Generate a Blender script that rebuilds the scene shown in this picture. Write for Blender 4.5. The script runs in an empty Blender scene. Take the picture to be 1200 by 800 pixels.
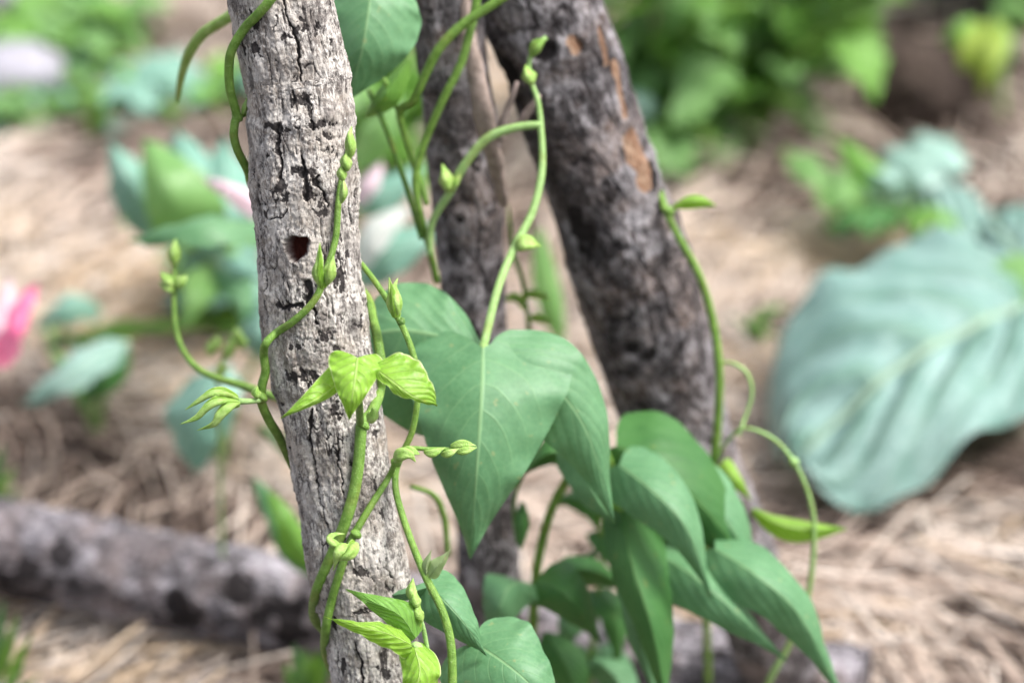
import bpy, math, random
import numpy as np
from mathutils import Vector, Matrix
random.seed(7); RNG = np.random.default_rng(7)
R_ = math.radians
# ------------------------------------------------------------------ camera, sky, sun, exposure
scene = bpy.context.scene
COL = scene.collection
H = 0.93; PITCH = R_(25); FOC = 1.238
CAM = np.array([0, 0, H]); FW = np.array([0, math.cos(PITCH), -math.sin(PITCH)])
UP = np.array([0, math.sin(PITCH), math.cos(PITCH)]); RT = np.array([1., 0, 0])
cd = bpy.data.cameras.new('camera'); cam = bpy.data.objects.new('camera', cd); COL.objects.link(cam)
cam.location = (0, 0, H); cam.rotation_euler = (math.pi / 2 - PITCH, 0, 0)
cd.sensor_width = 36; cd.lens = 100; cd.clip_start = 0.02; cd.clip_end = 2000
cd.dof.use_dof = True; cd.dof.focus_distance = FOC; cd.dof.aperture_fstop = 4.8
scene.camera = cam
w = bpy.data.worlds.new('World'); scene.world = w; w.use_nodes = True
wn = w.node_tree; bg = wn.nodes['Background']
sky = wn.nodes.new('ShaderNodeTexSky'); sky.sky_type = 'NISHITA'; sky.sun_disc = False
SUN_EL, SUN_AZ = R_(60), R_(98)           # azimuth clockwise from +Y
sky.sun_elevation = SUN_EL; sky.sun_rotation = SUN_AZ
sky.dust_density = 4.0; sky.ozone_density = 0.6; sky.air_density = 0.8
hs = wn.nodes.new('ShaderNodeHueSaturation'); hs.inputs['Saturation'].default_value = 0.48
wn.links.new(sky.outputs[0], hs.inputs['Color']); wn.links.new(hs.outputs[0], bg.inputs[0])
bg.inputs[1].default_value = 0.135
sd = bpy.data.lights.new('sun', 'SUN'); sd.energy = 2.1; sd.angle = R_(20); sd.color = (1, 0.975, 0.95)
sun = bpy.data.objects.new('sun', sd); COL.objects.link(sun)
sv = Vector((math.sin(SUN_AZ) * math.cos(SUN_EL), math.cos(SUN_AZ) * math.cos(SUN_EL), math.sin(SUN_EL)))
sun.rotation_euler = sv.to_track_quat('Z', 'Y').to_euler(); sun.location = (1, -1, 3)
vs = scene.view_settings; vs.view_transform = 'Standard'; vs.look = 'None'; vs.exposure = 1.2; vs.gamma = 1
vs.use_curve_mapping = False
scene.render.engine = 'CYCLES'; scene.render.resolution_x = 1024; scene.render.resolution_y = 682
scene.cycles.max_bounces = 8; scene.cycles.transmission_bounces = 6

# ------------------------------------------------------------------ helpers
K = 0.36 / 1200
def P(px, py, d):                          # a point of the place seen in that direction, d metres off
    return CAM + d * (FW + (px - 600) * K * RT - (py - 400) * K * UP)
def G(px, py, z=0.0):
    r = FW + (px - 600) * K * RT - (py - 400) * K * UP
    return CAM + r * ((z - H) / r[2])
def GD(py, z=0.0):
    r = FW - (py - 400) * K * UP
    return (z - H) / r[2]
def hsh(ix, iy, iz, seed):
    h = (ix * 73856093) ^ (iy * 19349663) ^ (iz * 83492791) ^ (seed * 2654435)
    h = h & 0xffffffff
    h = ((h ^ (h >> 16)) * 0x45d9f3b) & 0xffffffff
    h = ((h ^ (h >> 16)) * 0x45d9f3b) & 0xffffffff
    return ((h ^ (h >> 16)) & 0xffffff) / float(0xffffff)
def vn(p, seed=1):
    p = np.asarray(p, float); i = np.floor(p).astype(np.int64); f = p - i; f = f * f * (3 - 2 * f)
    r = 0
    for a in (0, 1):
        for b in (0, 1):
            for c in (0, 1):
                wt = (f[:, 0] if a else 1 - f[:, 0]) * (f[:, 1] if b else 1 - f[:, 1]) * (f[:, 2] if c else 1 - f[:, 2])
                r = r + wt * hsh(i[:, 0] + a, i[:, 1] + b, i[:, 2] + c, seed)
    return r
def fbm(p, octv=4, seed=1, gain=.5):
    p = np.asarray(p, float); s = 0; a = 1; t = 0
    for k in range(octv):
        s = s + a * vn(p * (2 ** k) + 17.3 * k, seed + k); t += a; a *= gain
    return s / t
def sm(a, b, x):
    t = np.clip((x - a) / (b - a), 0, 1); return t * t * (3 - 2 * t)
OFF = {}
def mesh_obj(name, V, F, mat, parent=None, attrs=None, uv=None, smooth=True):
    V = np.asarray(V, float)
    if parent is not None: V = V - OFF[parent.name]
    me = bpy.data.meshes.new(name)
    F = np.asarray(F, np.int32); k = F.shape[1]
    me.vertices.add(len(V)); me.vertices.foreach_set('co', V.astype(np.float32).ravel())
    me.loops.add(F.size); me.loops.foreach_set('vertex_index', F.ravel())
    me.polygons.add(len(F)); me.polygons.foreach_set('loop_start', np.arange(0, F.size, k, dtype=np.int32))
    me.polygons.foreach_set('loop_total', np.full(len(F), k, np.int32))
    me.update(calc_edges=True)
    if smooth: me.polygons.foreach_set('use_smooth', np.ones(len(F), bool))
    if uv is not None:
        l = me.uv_layers.new(name='UVMap'); l.data.foreach_set('uv', np.asarray(uv, np.float32)[F.ravel()].ravel())
    for n, (ty, dat) in (attrs or {}).items():
        a = me.attributes.new(n, ty, 'POINT')
        a.data.foreach_set('vector' if ty == 'FLOAT_VECTOR' else 'value', np.asarray(dat, np.float32).ravel())
    me.materials.append(mat); me.validate()
    o = bpy.data.objects.new(name, me); COL.objects.link(o)
    if parent is not None: o.parent = parent; OFF[o.name] = OFF[parent.name]
    else: OFF[o.name] = np.zeros(3)
    return o
def tag(o, label=None, cat=None, group=None, kind=None):
    if label: o['label'] = label
    if cat: o['category'] = cat
    if group: o['group'] = group
    if kind: o['kind'] = kind
    return o
def thing(name, label, cat, loc, group=None):
    o = bpy.data.objects.new(name, None); COL.objects.link(o); o.location = tuple(loc); o.empty_display_size = .02
    OFF[o.name] = np.array(loc, float)
    return tag(o, label, cat, group)
def cat_rom(pts, n):
    pts = np.asarray(pts, float)
    if len(pts) == 2: t = np.linspace(0, 1, n)[:, None]; return pts[0] * (1 - t) + pts[1] * t
    q = np.vstack([2 * pts[0] - pts[1], pts, 2 * pts[-1] - pts[-2]])
    seg = np.linalg.norm(np.diff(pts, axis=0)[:, :3], axis=1); cum = np.concatenate([[0], np.cumsum(seg)])
    out = []
    for u in np.linspace(0, cum[-1], n):
        i = min(np.searchsorted(cum, u, 'right') - 1, len(pts) - 2); t = (u - cum[i]) / max(seg[i], 1e-9)
        a, b, c, d = q[i:i + 4]
        out.append(.5 * (2 * b + (c - a) * t + (2 * a - 5 * b + 4 * c - d) * t * t + (-a + 3 * b - 3 * c + d) * t ** 3))
    return np.array(out)
def tube_mesh(pts, radii, ns=12, step=.002, ridge=0.0, nr=3, twist=0.0, bumpy=0.0):
    pts = np.asarray(pts, float); Ltot = np.linalg.norm(np.diff(pts, axis=0), axis=1).sum()
    n = max(6, int(Ltot / step)); radii = np.atleast_1d(radii).astype(float)
    C = cat_rom(pts, n)
    rr = np.interp(np.linspace(0, 1, n), np.linspace(0, 1, len(radii)), radii)
    T = np.gradient(C, axis=0); T /= np.linalg.norm(T, axis=1)[:, None] + 1e-12
    A = np.cross(T[0], [0.3, 0.9, 0.2]); A /= np.linalg.norm(A); N = [A]
    for i in range(1, n):
        a = N[-1] - T[i] * np.dot(N[-1], T[i]); N.append(a / np.linalg.norm(a))
    N = np.array(N); B = np.cross(T, N)
    th = np.linspace(0, 2 * math.pi, ns, endpoint=False)
    s = np.arange(n)[:, None] * Ltot / n
    rad = rr[:, None] * (1 + ridge * np.cos(nr * th[None, :] + twist * s))
    if bumpy:
        rad = rad * (1 + bumpy * (vn(np.stack([s.repeat(ns, 1) * 120, np.cos(th)[None].repeat(n, 0), np.sin(th)[None].repeat(n, 0)], -1).reshape(-1, 3), 5).reshape(n, ns) - .5))
    V = C[:, None] + rad[..., None] * (np.cos(th)[None, :, None] * N[:, None] + np.sin(th)[None, :, None] * B[:, None])
    V = V.reshape(-1, 3); F = []
    i = np.arange(n - 1)[:, None]; j = np.arange(ns)[None]; j2 = (j + 1) % ns
    F = np.stack([i * ns + j, i * ns + j2, (i + 1) * ns + j2, (i + 1) * ns + j], -1).reshape(-1, 4)
    V = np.vstack([V, C[0], C[-1]]); c0 = n * ns; c1 = c0 + 1
    cap = [[c0, (k + 1) % ns, k, c0] for k in range(0)]
    e = []
    for k in range(0, ns, 2):
        e.append([c0, (k + 2) % ns, (k + 1) % ns, k]); b = (n - 1) * ns
        e.append([c1, b + k, b + (k + 1) % ns, b + (k + 2) % ns])
    return V, np.vstack([F, np.array(e)])
def px3(l): return np.array([P(*q) for q in l])
def stem(name, pix, rad, mat, parent, ns=12, **kw):
    V, F = tube_mesh(px3(pix), rad, ns, **kw); return mesh_obj(name, V, F, mat, parent)
# leaf -------------------------------------------------------------
PROF = {
 'bean': [(0, .70), (.05, .88), (.12, .98), (.2, 1), (.3, .95), (.42, .81), (.55, .62), (.68, .42), (.8, .235), (.9, .105), (.96, .045), (1, 0)],
 'ovate': [(0, .12), (.08, .5), (.2, .85), (.35, 1), (.5, .96), (.65, .78), (.8, .5), (.92, .2), (1, 0)],
 'lance': [(0, .25), (.15, .6), (.35, .95), (.5, 1), (.7, .75), (.88, .35), (1, 0)],
 'round': [(0, .35), (.06, .7), (.2, .95), (.4, 1), (.6, .98), (.8, .8), (.92, .52), (.98, .25), (1, .05)],
 'cab': [(0, .35), (.1, .75), (.28, 1), (.5, 1.04), (.7, 1.02), (.84, .90), (.93, .68), (.98, .42), (1, .14)],
 'blade': [(0, .8), (.3, 1), (.6, .85), (.85, .4), (1, 0)]}
def leaf_mesh(M, Lv, Rv, prof='bean', lobe=.12, curl=0.0, wav=0.0, wn_=3, pk=0.0, nt=44, ns=18, seed=0, ser=0.0, pn=8):
    C = cat_rom(M, nt + 1); T = np.gradient(C, axis=0); Ln = np.linalg.norm(np.diff(C, axis=0), axis=1).sum()
    T /= np.linalg.norm(T, axis=1)[:, None]
    pt, pw = zip(*PROF[prof]); t = np.linspace(0, 1, nt + 1)
    wv = np.interp(t, pt, pw); kk = np.array([.25, .5, .25]); ww = wv.copy(); ww[1:-1] = np.convolve(wv, kk, 'same')[1:-1]
    s = np.linspace(-1, 1, 2 * ns + 1); S, TT = np.meshgrid(s, t); aS = np.abs(S)
    side = np.where((S < 0)[..., None], np.asarray(Lv)[None, None], np.asarray(Rv)[None, None])
    # soften the crease at the midrib
    bl = sm(-.12, .12, S)[..., None]
    sideb = np.asarray(Lv)[None, None] * (1 - bl) + np.asarray(Rv)[None, None] * bl * 1.0
    off = np.where((aS < .12)[..., None], side, side) * aS[..., None]
    W = ww[:, None] * (1 + ser * np.sin(TT * 60 + seed) * (aS > .9))
    Vp = C[:, None] + off * W[..., None]
    back = lobe * np.sin(np.clip(aS * 1.15, 0, 1.15) * 2.1) * (1 - TT) ** 2.2 * Ln
    Vp = Vp - T[:, None] * back[..., None]
    NN = np.cross(np.asarray(Rv) - np.asarray(Lv), C[-1] - C[0]); NN /= np.linalg.norm(NN)
    if np.dot(NN, CAM - C[nt // 2]) < 0: NN = -NN
    hw = (np.linalg.norm(Lv) + np.linalg.norm(Rv)) / 2
    z = -curl * hw * (aS ** 2) * np.sqrt(ww)[:, None]
    z = z + wav * hw * np.sin(TT * wn_ * 6.28 + seed + S * 1.3) * aS ** 2
    z = z + wav * .5 * hw * np.sin(TT * wn_ * 14.1 + seed * 2 - S * 1.9) * aS ** 3
    z = z + wav * .6 * hw * (vn(np.stack([TT * 4, S * 2 + 7, TT * 0 + seed], -1).reshape(-1, 3), 9).reshape(S.shape) - .5)
    if pk:
        ph = (TT - .42 * aS) * pn
        z = z + pk * hw * np.abs(np.sin(ph * math.pi)) ** .7 * (aS ** .5) * (1 - aS ** 4) + pk * hw * .8 * (1 - np.exp(-(aS / .12) ** 2))
    Vp = Vp + NN * z[..., None]
    n2 = 2 * ns + 1
    i = np.arange(nt)[:, None]; j = np.arange(n2 - 1)[None]
    F = np.stack([i * n2 + j, i * n2 + j + 1, (i + 1) * n2 + j + 1, (i + 1) * n2 + j], -1).reshape(-1, 4)
    uv = np.stack([S * .5 + .5, TT], -1).reshape(-1, 2)
    return Vp.reshape(-1, 3), F, uv
def leaf(name, pix, L, Rr, mat, parent, **kw):
    """pix: midrib points; L and Rr: offsets of the two half blades at their widest"""
    M = px3(pix); m = pix[len(pix) // 2] if len(pix) > 2 else tuple((np.array(pix[0]) + np.array(pix[1])) / 2)
    c = P(*m); Lv = P(m[0] + L[0], m[1] + L[1], m[2] + L[2]) - c; Rv = P(m[0] + Rr[0], m[1] + Rr[1], m[2] + Rr[2]) - c
    V, F, uv = leaf_mesh(M, Lv, Rv, **kw)
    return mesh_obj(name, V, F, mat, parent, uv=uv)

# ------------------------------------------------------------------ materials
class NT:
    def __init__(s, name):
        s.m = bpy.data.materials.new(name); s.m.use_nodes = True; s.t = s.m.node_tree
        s.b = s.t.nodes['Principled BSDF']; s.o = s.t.nodes['Material Output']
    def _in(s, sock, v):
        if isinstance(v, bpy.types.NodeSocket): s.t.links.new(v, sock)
        elif v is not None:
            if isinstance(v, (tuple, list)) and len(v) == 3 and sock.type == 'RGBA': v = (*v, 1)
            sock.default_value = v
    def math(s, op, a, b=None, c=None, clamp=False):
        n = s.t.nodes.new('ShaderNodeMath'); n.operation = op; n.use_clamp = clamp
        s._in(n.inputs[0], a)
        if b is not None: s._in(n.inputs[1], b)
        if c is not None: s._in(n.inputs[2], c)
        return n.outputs[0]
    def attr(s, name, vec=False):
        n = s.t.nodes.new('ShaderNodeAttribute'); n.attribute_name = name; return n.outputs['Vector' if vec else 'Fac']
    def noise(s, sc, vec=None, det=4, rough=.55, dist=0.0):
        n = s.t.nodes.new('ShaderNodeTexNoise'); n.inputs['Scale'].default_value = sc; n.inputs['Detail'].default_value = det
        n.inputs['Roughness'].default_value = rough; n.inputs['Distortion'].default_value = dist
        if vec is not None: s._in(n.inputs['Vector'], vec)
        return n.outputs['Fac']
    def vor(s, sc, vec=None, feat='F1'):
        n = s.t.nodes.new('ShaderNodeTexVoronoi'); n.feature = feat; n.inputs['Scale'].default_value = sc
        if vec is not None: s._in(n.inputs['Vector'], vec)
        return n.outputs['Distance']
    def map(s, vec, sc):
        n = s.t.nodes.new('ShaderNodeMapping'); n.inputs['Scale'].default_value = sc; s._in(n.inputs['Vector'], vec); return n.outputs[0]
    def ramp(s, f, stops):
        n = s.t.nodes.new('ShaderNodeValToRGB'); e = n.color_ramp.elements
        while len(e) < len(stops): e.new(.5)
        for k, (p, c) in enumerate(stops): e[k].position = p; e[k].color = (*c, 1) if len(c) == 3 else c
        s._in(n.inputs[0], f); return n.outputs[0]
    def mix(s, f, a, b, mode='MIX'):
        n = s.t.nodes.new('ShaderNodeMix'); n.data_type = 'RGBA'; n.blend_type = mode
        s._in(n.inputs[0], f); s._in(n.inputs[6], a); s._in(n.inputs[7], b); return n.outputs[2]
    def mr(s, v, a, b, c=0.0, d=1.0):
        n = s.t.nodes.new('ShaderNodeMapRange'); n.interpolation_type = 'SMOOTHSTEP'
        s._in(n.inputs[0], v)
        for k, x in enumerate((a, b, c, d)): n.inputs[k + 1].default_value = x
        return n.outputs[0]
    def bump(s, h, dist, strength=1.0):
        n = s.t.nodes.new('ShaderNodeBump'); n.inputs['Distance'].default_value = dist; n.inputs['Strength'].default_value = strength
        s._in(n.inputs['Height'], h); return n.outputs[0]
    def pos(s): return s.t.nodes.new('ShaderNodeNewGeometry').outputs['Position']
    def obj(s): return s.t.nodes.new('ShaderNodeTexCoord').outputs['Object']
    def uv(s):
        n = s.t.nodes.new('ShaderNodeSeparateXYZ'); s._in(n.inputs[0], s.t.nodes.new('ShaderNodeTexCoord').outputs['UV'])
        return n.outputs[0], n.outputs[1]
    def rand(s): return s.t.nodes.new('ShaderNodeObjectInfo').outputs['Random']
    def fin(s, col, rough=.7, normal=None, spec=.3, trans=0.0, tcol=None, sss=0.0):
        s._in(s.b.inputs['Base Color'], col); s._in(s.b.inputs['Roughness'], rough)
        s.b.inputs['Specular IOR Level'].default_value = spec
        if normal is not None: s._in(s.b.inputs['Normal'], normal)
        if sss: s.b.inputs['Subsurface Weight'].default_value = sss; s.b.inputs['Subsurface Radius'].default_value = (.6, 1, .25); s.b.inputs['Subsurface Scale'].default_value = .0015
        if trans:
            tr = s.t.nodes.new('ShaderNodeBsdfTranslucent'); s._in(tr.inputs[0], tcol if tcol is not None else col)
            if normal is not None: s._in(tr.inputs['Normal'], normal)
            mx = s.t.nodes.new('ShaderNodeMixShader'); mx.inputs[0].default_value = trans
            s.t.links.new(s.b.outputs[0], mx.inputs[1]); s.t.links.new(tr.outputs[0], mx.inputs[2]); s.t.links.new(mx.outputs[0], s.o.inputs['Surface'])
        return s.m
def leaf_mat(name, c1, c2, vein, tcol, trans=.3, rough=.45, spec=.35, nv=8, vs=.5, slope=.42, midw=.035, bd=.0006, edge=None, retic=0.0, lw=.07, midc=None):
    n = NT(name); u, v = n.uv()
    a = n.math('ABSOLUTE', n.math('MULTIPLY_ADD', u, 2.0, -1.0))
    wob = n.math('MULTIPLY', n.math('SUBTRACT', n.noise(28, n.obj(), 2), .5), .09)
    ph = n.math('MULTIPLY', n.math('ADD', n.math('SUBTRACT', v, n.math('MULTIPLY', n.math('POWER', a, 1.15), slope)), wob), float(nv))
    fr = n.math('ABSOLUTE', n.math('SUBTRACT', n.math('FRACT', ph), .5))     # 0 at vein
    lat = n.math('MULTIPLY', n.mr(fr, .0, lw, 1, 0), n.mr(a, .95, .35, .15, 1))
    mid = n.mr(a, midw * .35, midw, 1, 0)
    vm = n.math('MAXIMUM', n.math('MULTIPLY', lat, vs), mid)
    nz = n.noise(45, n.obj(), 4); col = n.mix(n.mr(nz, .3, .7), c1, c2)
    fine = n.noise(420, n.obj(), 3, .6)
    col = n.mix(n.math('MULTIPLY', n.mr(fine, .35, .7), .22), col, tuple(min(1, x * 1.5) for x in c2))
    if retic:
        vd = n.vor(330, n.obj(), 'DISTANCE_TO_EDGE'); col = n.mix(n.math('MULTIPLY', n.mr(vd, .0, .12, 1, 0), retic), col, vein)
    col = n.mix(n.math('MULTIPLY', vm, .75), col, vein)
    col = n.mix(n.math('MULTIPLY', n.mr(n.noise(210, n.obj(), 2, .5), .69, .73), .55), col, tuple(min(1, x * 1.5 + .08) for x in c2[:1]) + (c2[1] * 1.1, c2[2]))
    if midc: col = n.mix(mid, col, midc)
    if edge: col = n.mix(n.mr(a, .93, .985), col, edge)
    h = n.math('ADD', n.math('MULTIPLY', vm, -.8), n.math('ADD', n.math('MULTIPLY', nz, .5), n.math('MULTIPLY', fine, .3)))
    h = n.math('ADD', h, n.math('MULTIPLY', n.mr(fr, 0, .5), .5))
    return n.fin(col, rough, n.bump(h, bd), spec, trans, n.mix(n.math('MULTIPLY', vm, .5), tcol, vein))
M = {}
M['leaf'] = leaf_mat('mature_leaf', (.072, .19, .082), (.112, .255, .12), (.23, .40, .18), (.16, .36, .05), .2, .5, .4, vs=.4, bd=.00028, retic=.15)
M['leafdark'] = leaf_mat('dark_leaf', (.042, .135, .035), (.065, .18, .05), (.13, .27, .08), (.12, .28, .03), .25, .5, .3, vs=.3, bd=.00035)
M['young'] = leaf_mat('young_leaf', (.17, .36, .035), (.26, .48, .055), (.46, .62, .18), (.42, .68, .04), .38, .4, .35, nv=7, vs=.8, bd=.0005, edge=(.6, .7, .32), retic=.25, midw=.06)
M['mid'] = leaf_mat('mid_leaf', (.13, .30, .05), (.18, .38, .07), (.28, .5, .15), (.28, .52, .05), .35, .42, .4)
M['blue'] = leaf_mat('bluegreen_leaf', (.13, .29, .22), (.20, .37, .29), (.3, .45, .33), (.15, .33, .12), .15, .42, .5, nv=6)
M['cabbage'] = leaf_mat('cabbage_leaf', (.14, .265, .225), (.225, .355, .32), (.085, .20, .125), (.25, .42, .18), .12, .45, .5, nv=5, vs=.8, slope=.6, midw=.05, bd=.005, lw=.34, midc=(.30, .43, .30))
M['pale'] = leaf_mat('pale_leaf', (.19, .34, .28), (.29, .44, .38), (.45, .6, .45), (.4, .6, .4), .15, .4, .5, nv=5)
M['bush'] = leaf_mat('bush_leaf', (.135, .30, .085), (.21, .39, .13), (.26, .42, .16), (.28, .5, .10), .35, .4, .5)
M['yellow'] = leaf_mat('yellow_leaf', (.19, .30, .035), (.27, .36, .05), (.4, .5, .15), (.36, .46, .04), .3, .5, .3)
M['palebud'] = leaf_mat('downy_leaf', (.30, .42, .17), (.40, .50, .26), (.5, .6, .35), (.4, .55, .15), .3)
M['pink'] = leaf_mat('pink_petal', (.72, .07, .24), (.85, .25, .42), (.8, .2, .35), (.95, .35, .5), .35, .5, .3, vs=.2)
M['palepink'] = leaf_mat('pale_petal', (.66, .45, .52), (.72, .57, .62), (.9, .8, .84), (.95, .8, .85), .3, .5, .3, vs=.2)
M['white'] = leaf_mat('white_petal', (.52, .56, .52), (.62, .63, .6), (.8, .85, .75), (.9, .93, .88), .3, .5, .3, vs=.2)
def stem_mat(name, c1, c2, sss=.25):
    n = NT(name); nz = n.noise(260, n.obj(), 4); f = n.noise(1500, n.obj(), 2)
    col = n.mix(n.mr(nz, .3, .7), c1, c2); col = n.mix(n.math('MULTIPLY', n.mr(f, .55, .75), .35), col, (.5, .62, .3))
    col = n.mix(n.math('MULTIPLY', n.mr(n.noise(75, n.obj(), 3), .52, .7), .35), col, (.26, .27, .06))
    return n.fin(col, .5, n.bump(n.math('ADD', f, nz), .0005), .35, sss=sss)
M['stem'] = stem_mat('green_stem', (.105, .215, .025), (.18, .32, .055))
M['stempale'] = stem_mat('pale_stem', (.24, .40, .12), (.32, .50, .18))
M['stemdark'] = stem_mat('dark_stem', (.06, .15, .02), (.10, .22, .03))
M['bud'] = stem_mat('bud_green', (.20, .36, .055), (.34, .49, .14))
def bark_mat(name, light, mid, dark, warm, fs=1.0, fib=.5, blk=.5, bl=.0006, mot=0.0):
    n = NT(name); v = n.attr('rest', True); dk = n.attr('dark'); org = n.attr('raw'); hg = n.attr('hgt')
    vs_ = n.map(v, (1, 1, .42)); vh = n.map(v, (1, 1, 1.7))
    a = n.noise(130 * fs, vs_, 8, .75); b = n.noise(850 * fs, vs_, 6, .75); c = n.noise(38 * fs, vh, 4, .6); e = n.noise(1500 * fs, v, 4, .75)
    g = n.math('ADD', n.math('MULTIPLY', a, .45), n.math('MULTIPLY', b, .55))
    hi = tuple(min(1, x * 1.35) for x in light)
    col = n.ramp(n.mr(g, .38, .61), [(0, tuple(x * .6 for x in mid)), (.22, mid), (.5, light), (.8, hi), (1, hi)])
    col = n.mix(n.math('MULTIPLY', n.mr(c, .42, .62), .5), col, warm)
    col = n.mix(n.math('MULTIPLY', n.mr(n.noise(60 * fs, v, 6, .7), .48, .62), .6), col, mid)
    fl = n.mr(n.noise(520 * fs, n.map(v, (1, 1, .25)), 4, .65), .58, .65)
    col = n.mix(n.math('MULTIPLY', fl, fib), col, dark)
    bm = n.math('MULTIPLY', n.mr(n.noise(85 * fs, vh, 8, .8), .54, .62), n.mr(n.noise(600 * fs, v, 5, .75), .40, .52))
    col = n.mix(n.math('MULTIPLY', bm, blk), col, dark)
    if mot: col = n.mix(n.math('MULTIPLY', n.mr(n.noise(62 * fs, v, 7, .75, .5), .44, .60), mot), col, dark)
    spk = n.mr(e, .58, .66); col = n.mix(n.math('MULTIPLY', spk, .55), col, hi)
    spd = n.mr(e, .43, .36); col = n.mix(n.math('MULTIPLY', spd, .65), col, tuple(x * .6 for x in mid))
    col = n.mix(n.mr(hg, .40, .2, 0, .6), col, dark)
    nb = n.math('MULTIPLY', n.math('SUBTRACT', b, .5), 1.6)
    col = n.mix(n.math('MULTIPLY', n.mr(n.math('ADD', dk, nb), .32, .62), .93), col, dark)
    col = n.mix(n.mr(n.math('ADD', org, n.math('MULTIPLY', n.math('SUBTRACT', a, .5), 1.9)), .42, .66), col, n.ramp(g, [(0.40, (.12, .07, .05)), (.5, (.34, .19, .115)), (.6, (.52, .37, .26))]))
    h = n.math('ADD', n.math('MULTIPLY', b, 1.0), n.math('ADD', n.math('MULTIPLY', e, .5), n.math('MULTIPLY', fl, -.7)))
    return n.fin(col, .85, n.bump(h, bl * 2.0), .2)
M['bark'] = bark_mat('grey_bark', (.57, .535, .49), (.21, .185, .17), (.028, .023, .023), (.49, .42, .345))
M['bark2'] = bark_mat('dark_bark', (.44, .415, .43), (.115, .095, .095), (.018, .014, .014), (.28, .19, .14), fs=.62, blk=.85, bl=.0014, mot=.8)
M['barklog'] = bark_mat('log_bark', (.44, .41, .44), (.13, .115, .12), (.02, .016, .016), (.28, .20, .17), fs=.6, blk=.7, bl=.001, mot=.72)
def plain(name, c1, c2, sc=40, rough=.8, bd=.002):
    n = NT(name); z = n.noise(sc, n.obj(), 8, .65); return n.fin(n.mix(n.mr(z, .3, .7), c1, c2), rough, n.bump(z, bd), .25)
M['stone'] = plain('pale_stone', (.24, .23, .26), (.34, .33, .37), 30)
M['wood'] = plain('split_wood', (.22, .17, .14), (.38, .30, .26), 200)
M['twig'] = plain('twig_bark', (.22, .17, .15), (.38, .30, .27), 300)
M['hole'] = plain('hole_wood', (.035, .010, .007), (.07, .02, .012), 300)
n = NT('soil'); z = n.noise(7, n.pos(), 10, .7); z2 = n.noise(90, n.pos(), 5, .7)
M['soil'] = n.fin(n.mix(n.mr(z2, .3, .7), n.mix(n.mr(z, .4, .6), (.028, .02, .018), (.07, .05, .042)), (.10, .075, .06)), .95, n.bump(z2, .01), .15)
n = NT('straw'); q = n.attr('rnd')
cc = n.ramp(q, [(0, (.12, .085, .07)), (.16, (.27, .195, .155)), (.30, (.59, .465, .38)), (.62, (.76, .64, .54)), (.93, (.86, .78, .70)), (1, (.66, .50, .34))])
M['straw'] = n.fin(cc, .6, n.bump(n.noise(600, n.pos(), 2), .0004), .35, .12)

# ------------------------------------------------------------------ ground and straw
def gh(x, y):
    p = np.stack([x * 3.2, y * 3.2, 0 * x], -1); q = np.stack([x * 14, y * 14, 0 * x + 3], -1)
    return (fbm(p, 3, 21) - .5) * .07 + (fbm(q, 3, 31) - .5) * .022 - .006
def grid(xs, ys):
    X, Y = np.meshgrid(xs, ys); nx = len(xs); ny = len(ys)
    i = np.arange(ny - 1)[:, None]; j = np.arange(nx - 1)[None]
    return X.ravel(), Y.ravel(), np.stack([i * nx + j, i * nx + j + 1, (i + 1) * nx + j + 1, (i + 1) * nx + j], -1).reshape(-1, 4)
def spread(a, b, fine, far):
    core = np.arange(a, b, fine); k = np.geomspace(.05, far, 30)
    return np.concatenate([a - k[::-1], core, b + k])
X, Y, F = grid(spread(-1.5, 1.5, .016, 400), spread(.6, 4.6, .016, 400))
fade = np.clip(1 - (np.maximum(np.abs(X) - 1.5, 0) + np.maximum(.6 - Y, 0) + np.maximum(Y - 4.6, 0)) * .3, 0, 1)
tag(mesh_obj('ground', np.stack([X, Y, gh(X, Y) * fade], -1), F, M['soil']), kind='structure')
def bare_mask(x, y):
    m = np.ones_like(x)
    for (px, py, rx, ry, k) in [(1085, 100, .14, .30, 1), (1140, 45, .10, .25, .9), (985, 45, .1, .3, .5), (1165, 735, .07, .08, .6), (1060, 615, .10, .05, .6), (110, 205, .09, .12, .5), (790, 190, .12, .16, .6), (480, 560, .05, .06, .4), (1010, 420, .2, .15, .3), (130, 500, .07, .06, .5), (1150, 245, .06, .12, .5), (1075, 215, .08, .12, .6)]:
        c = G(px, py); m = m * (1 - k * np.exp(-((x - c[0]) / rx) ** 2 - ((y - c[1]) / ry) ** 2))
    return m
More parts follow.
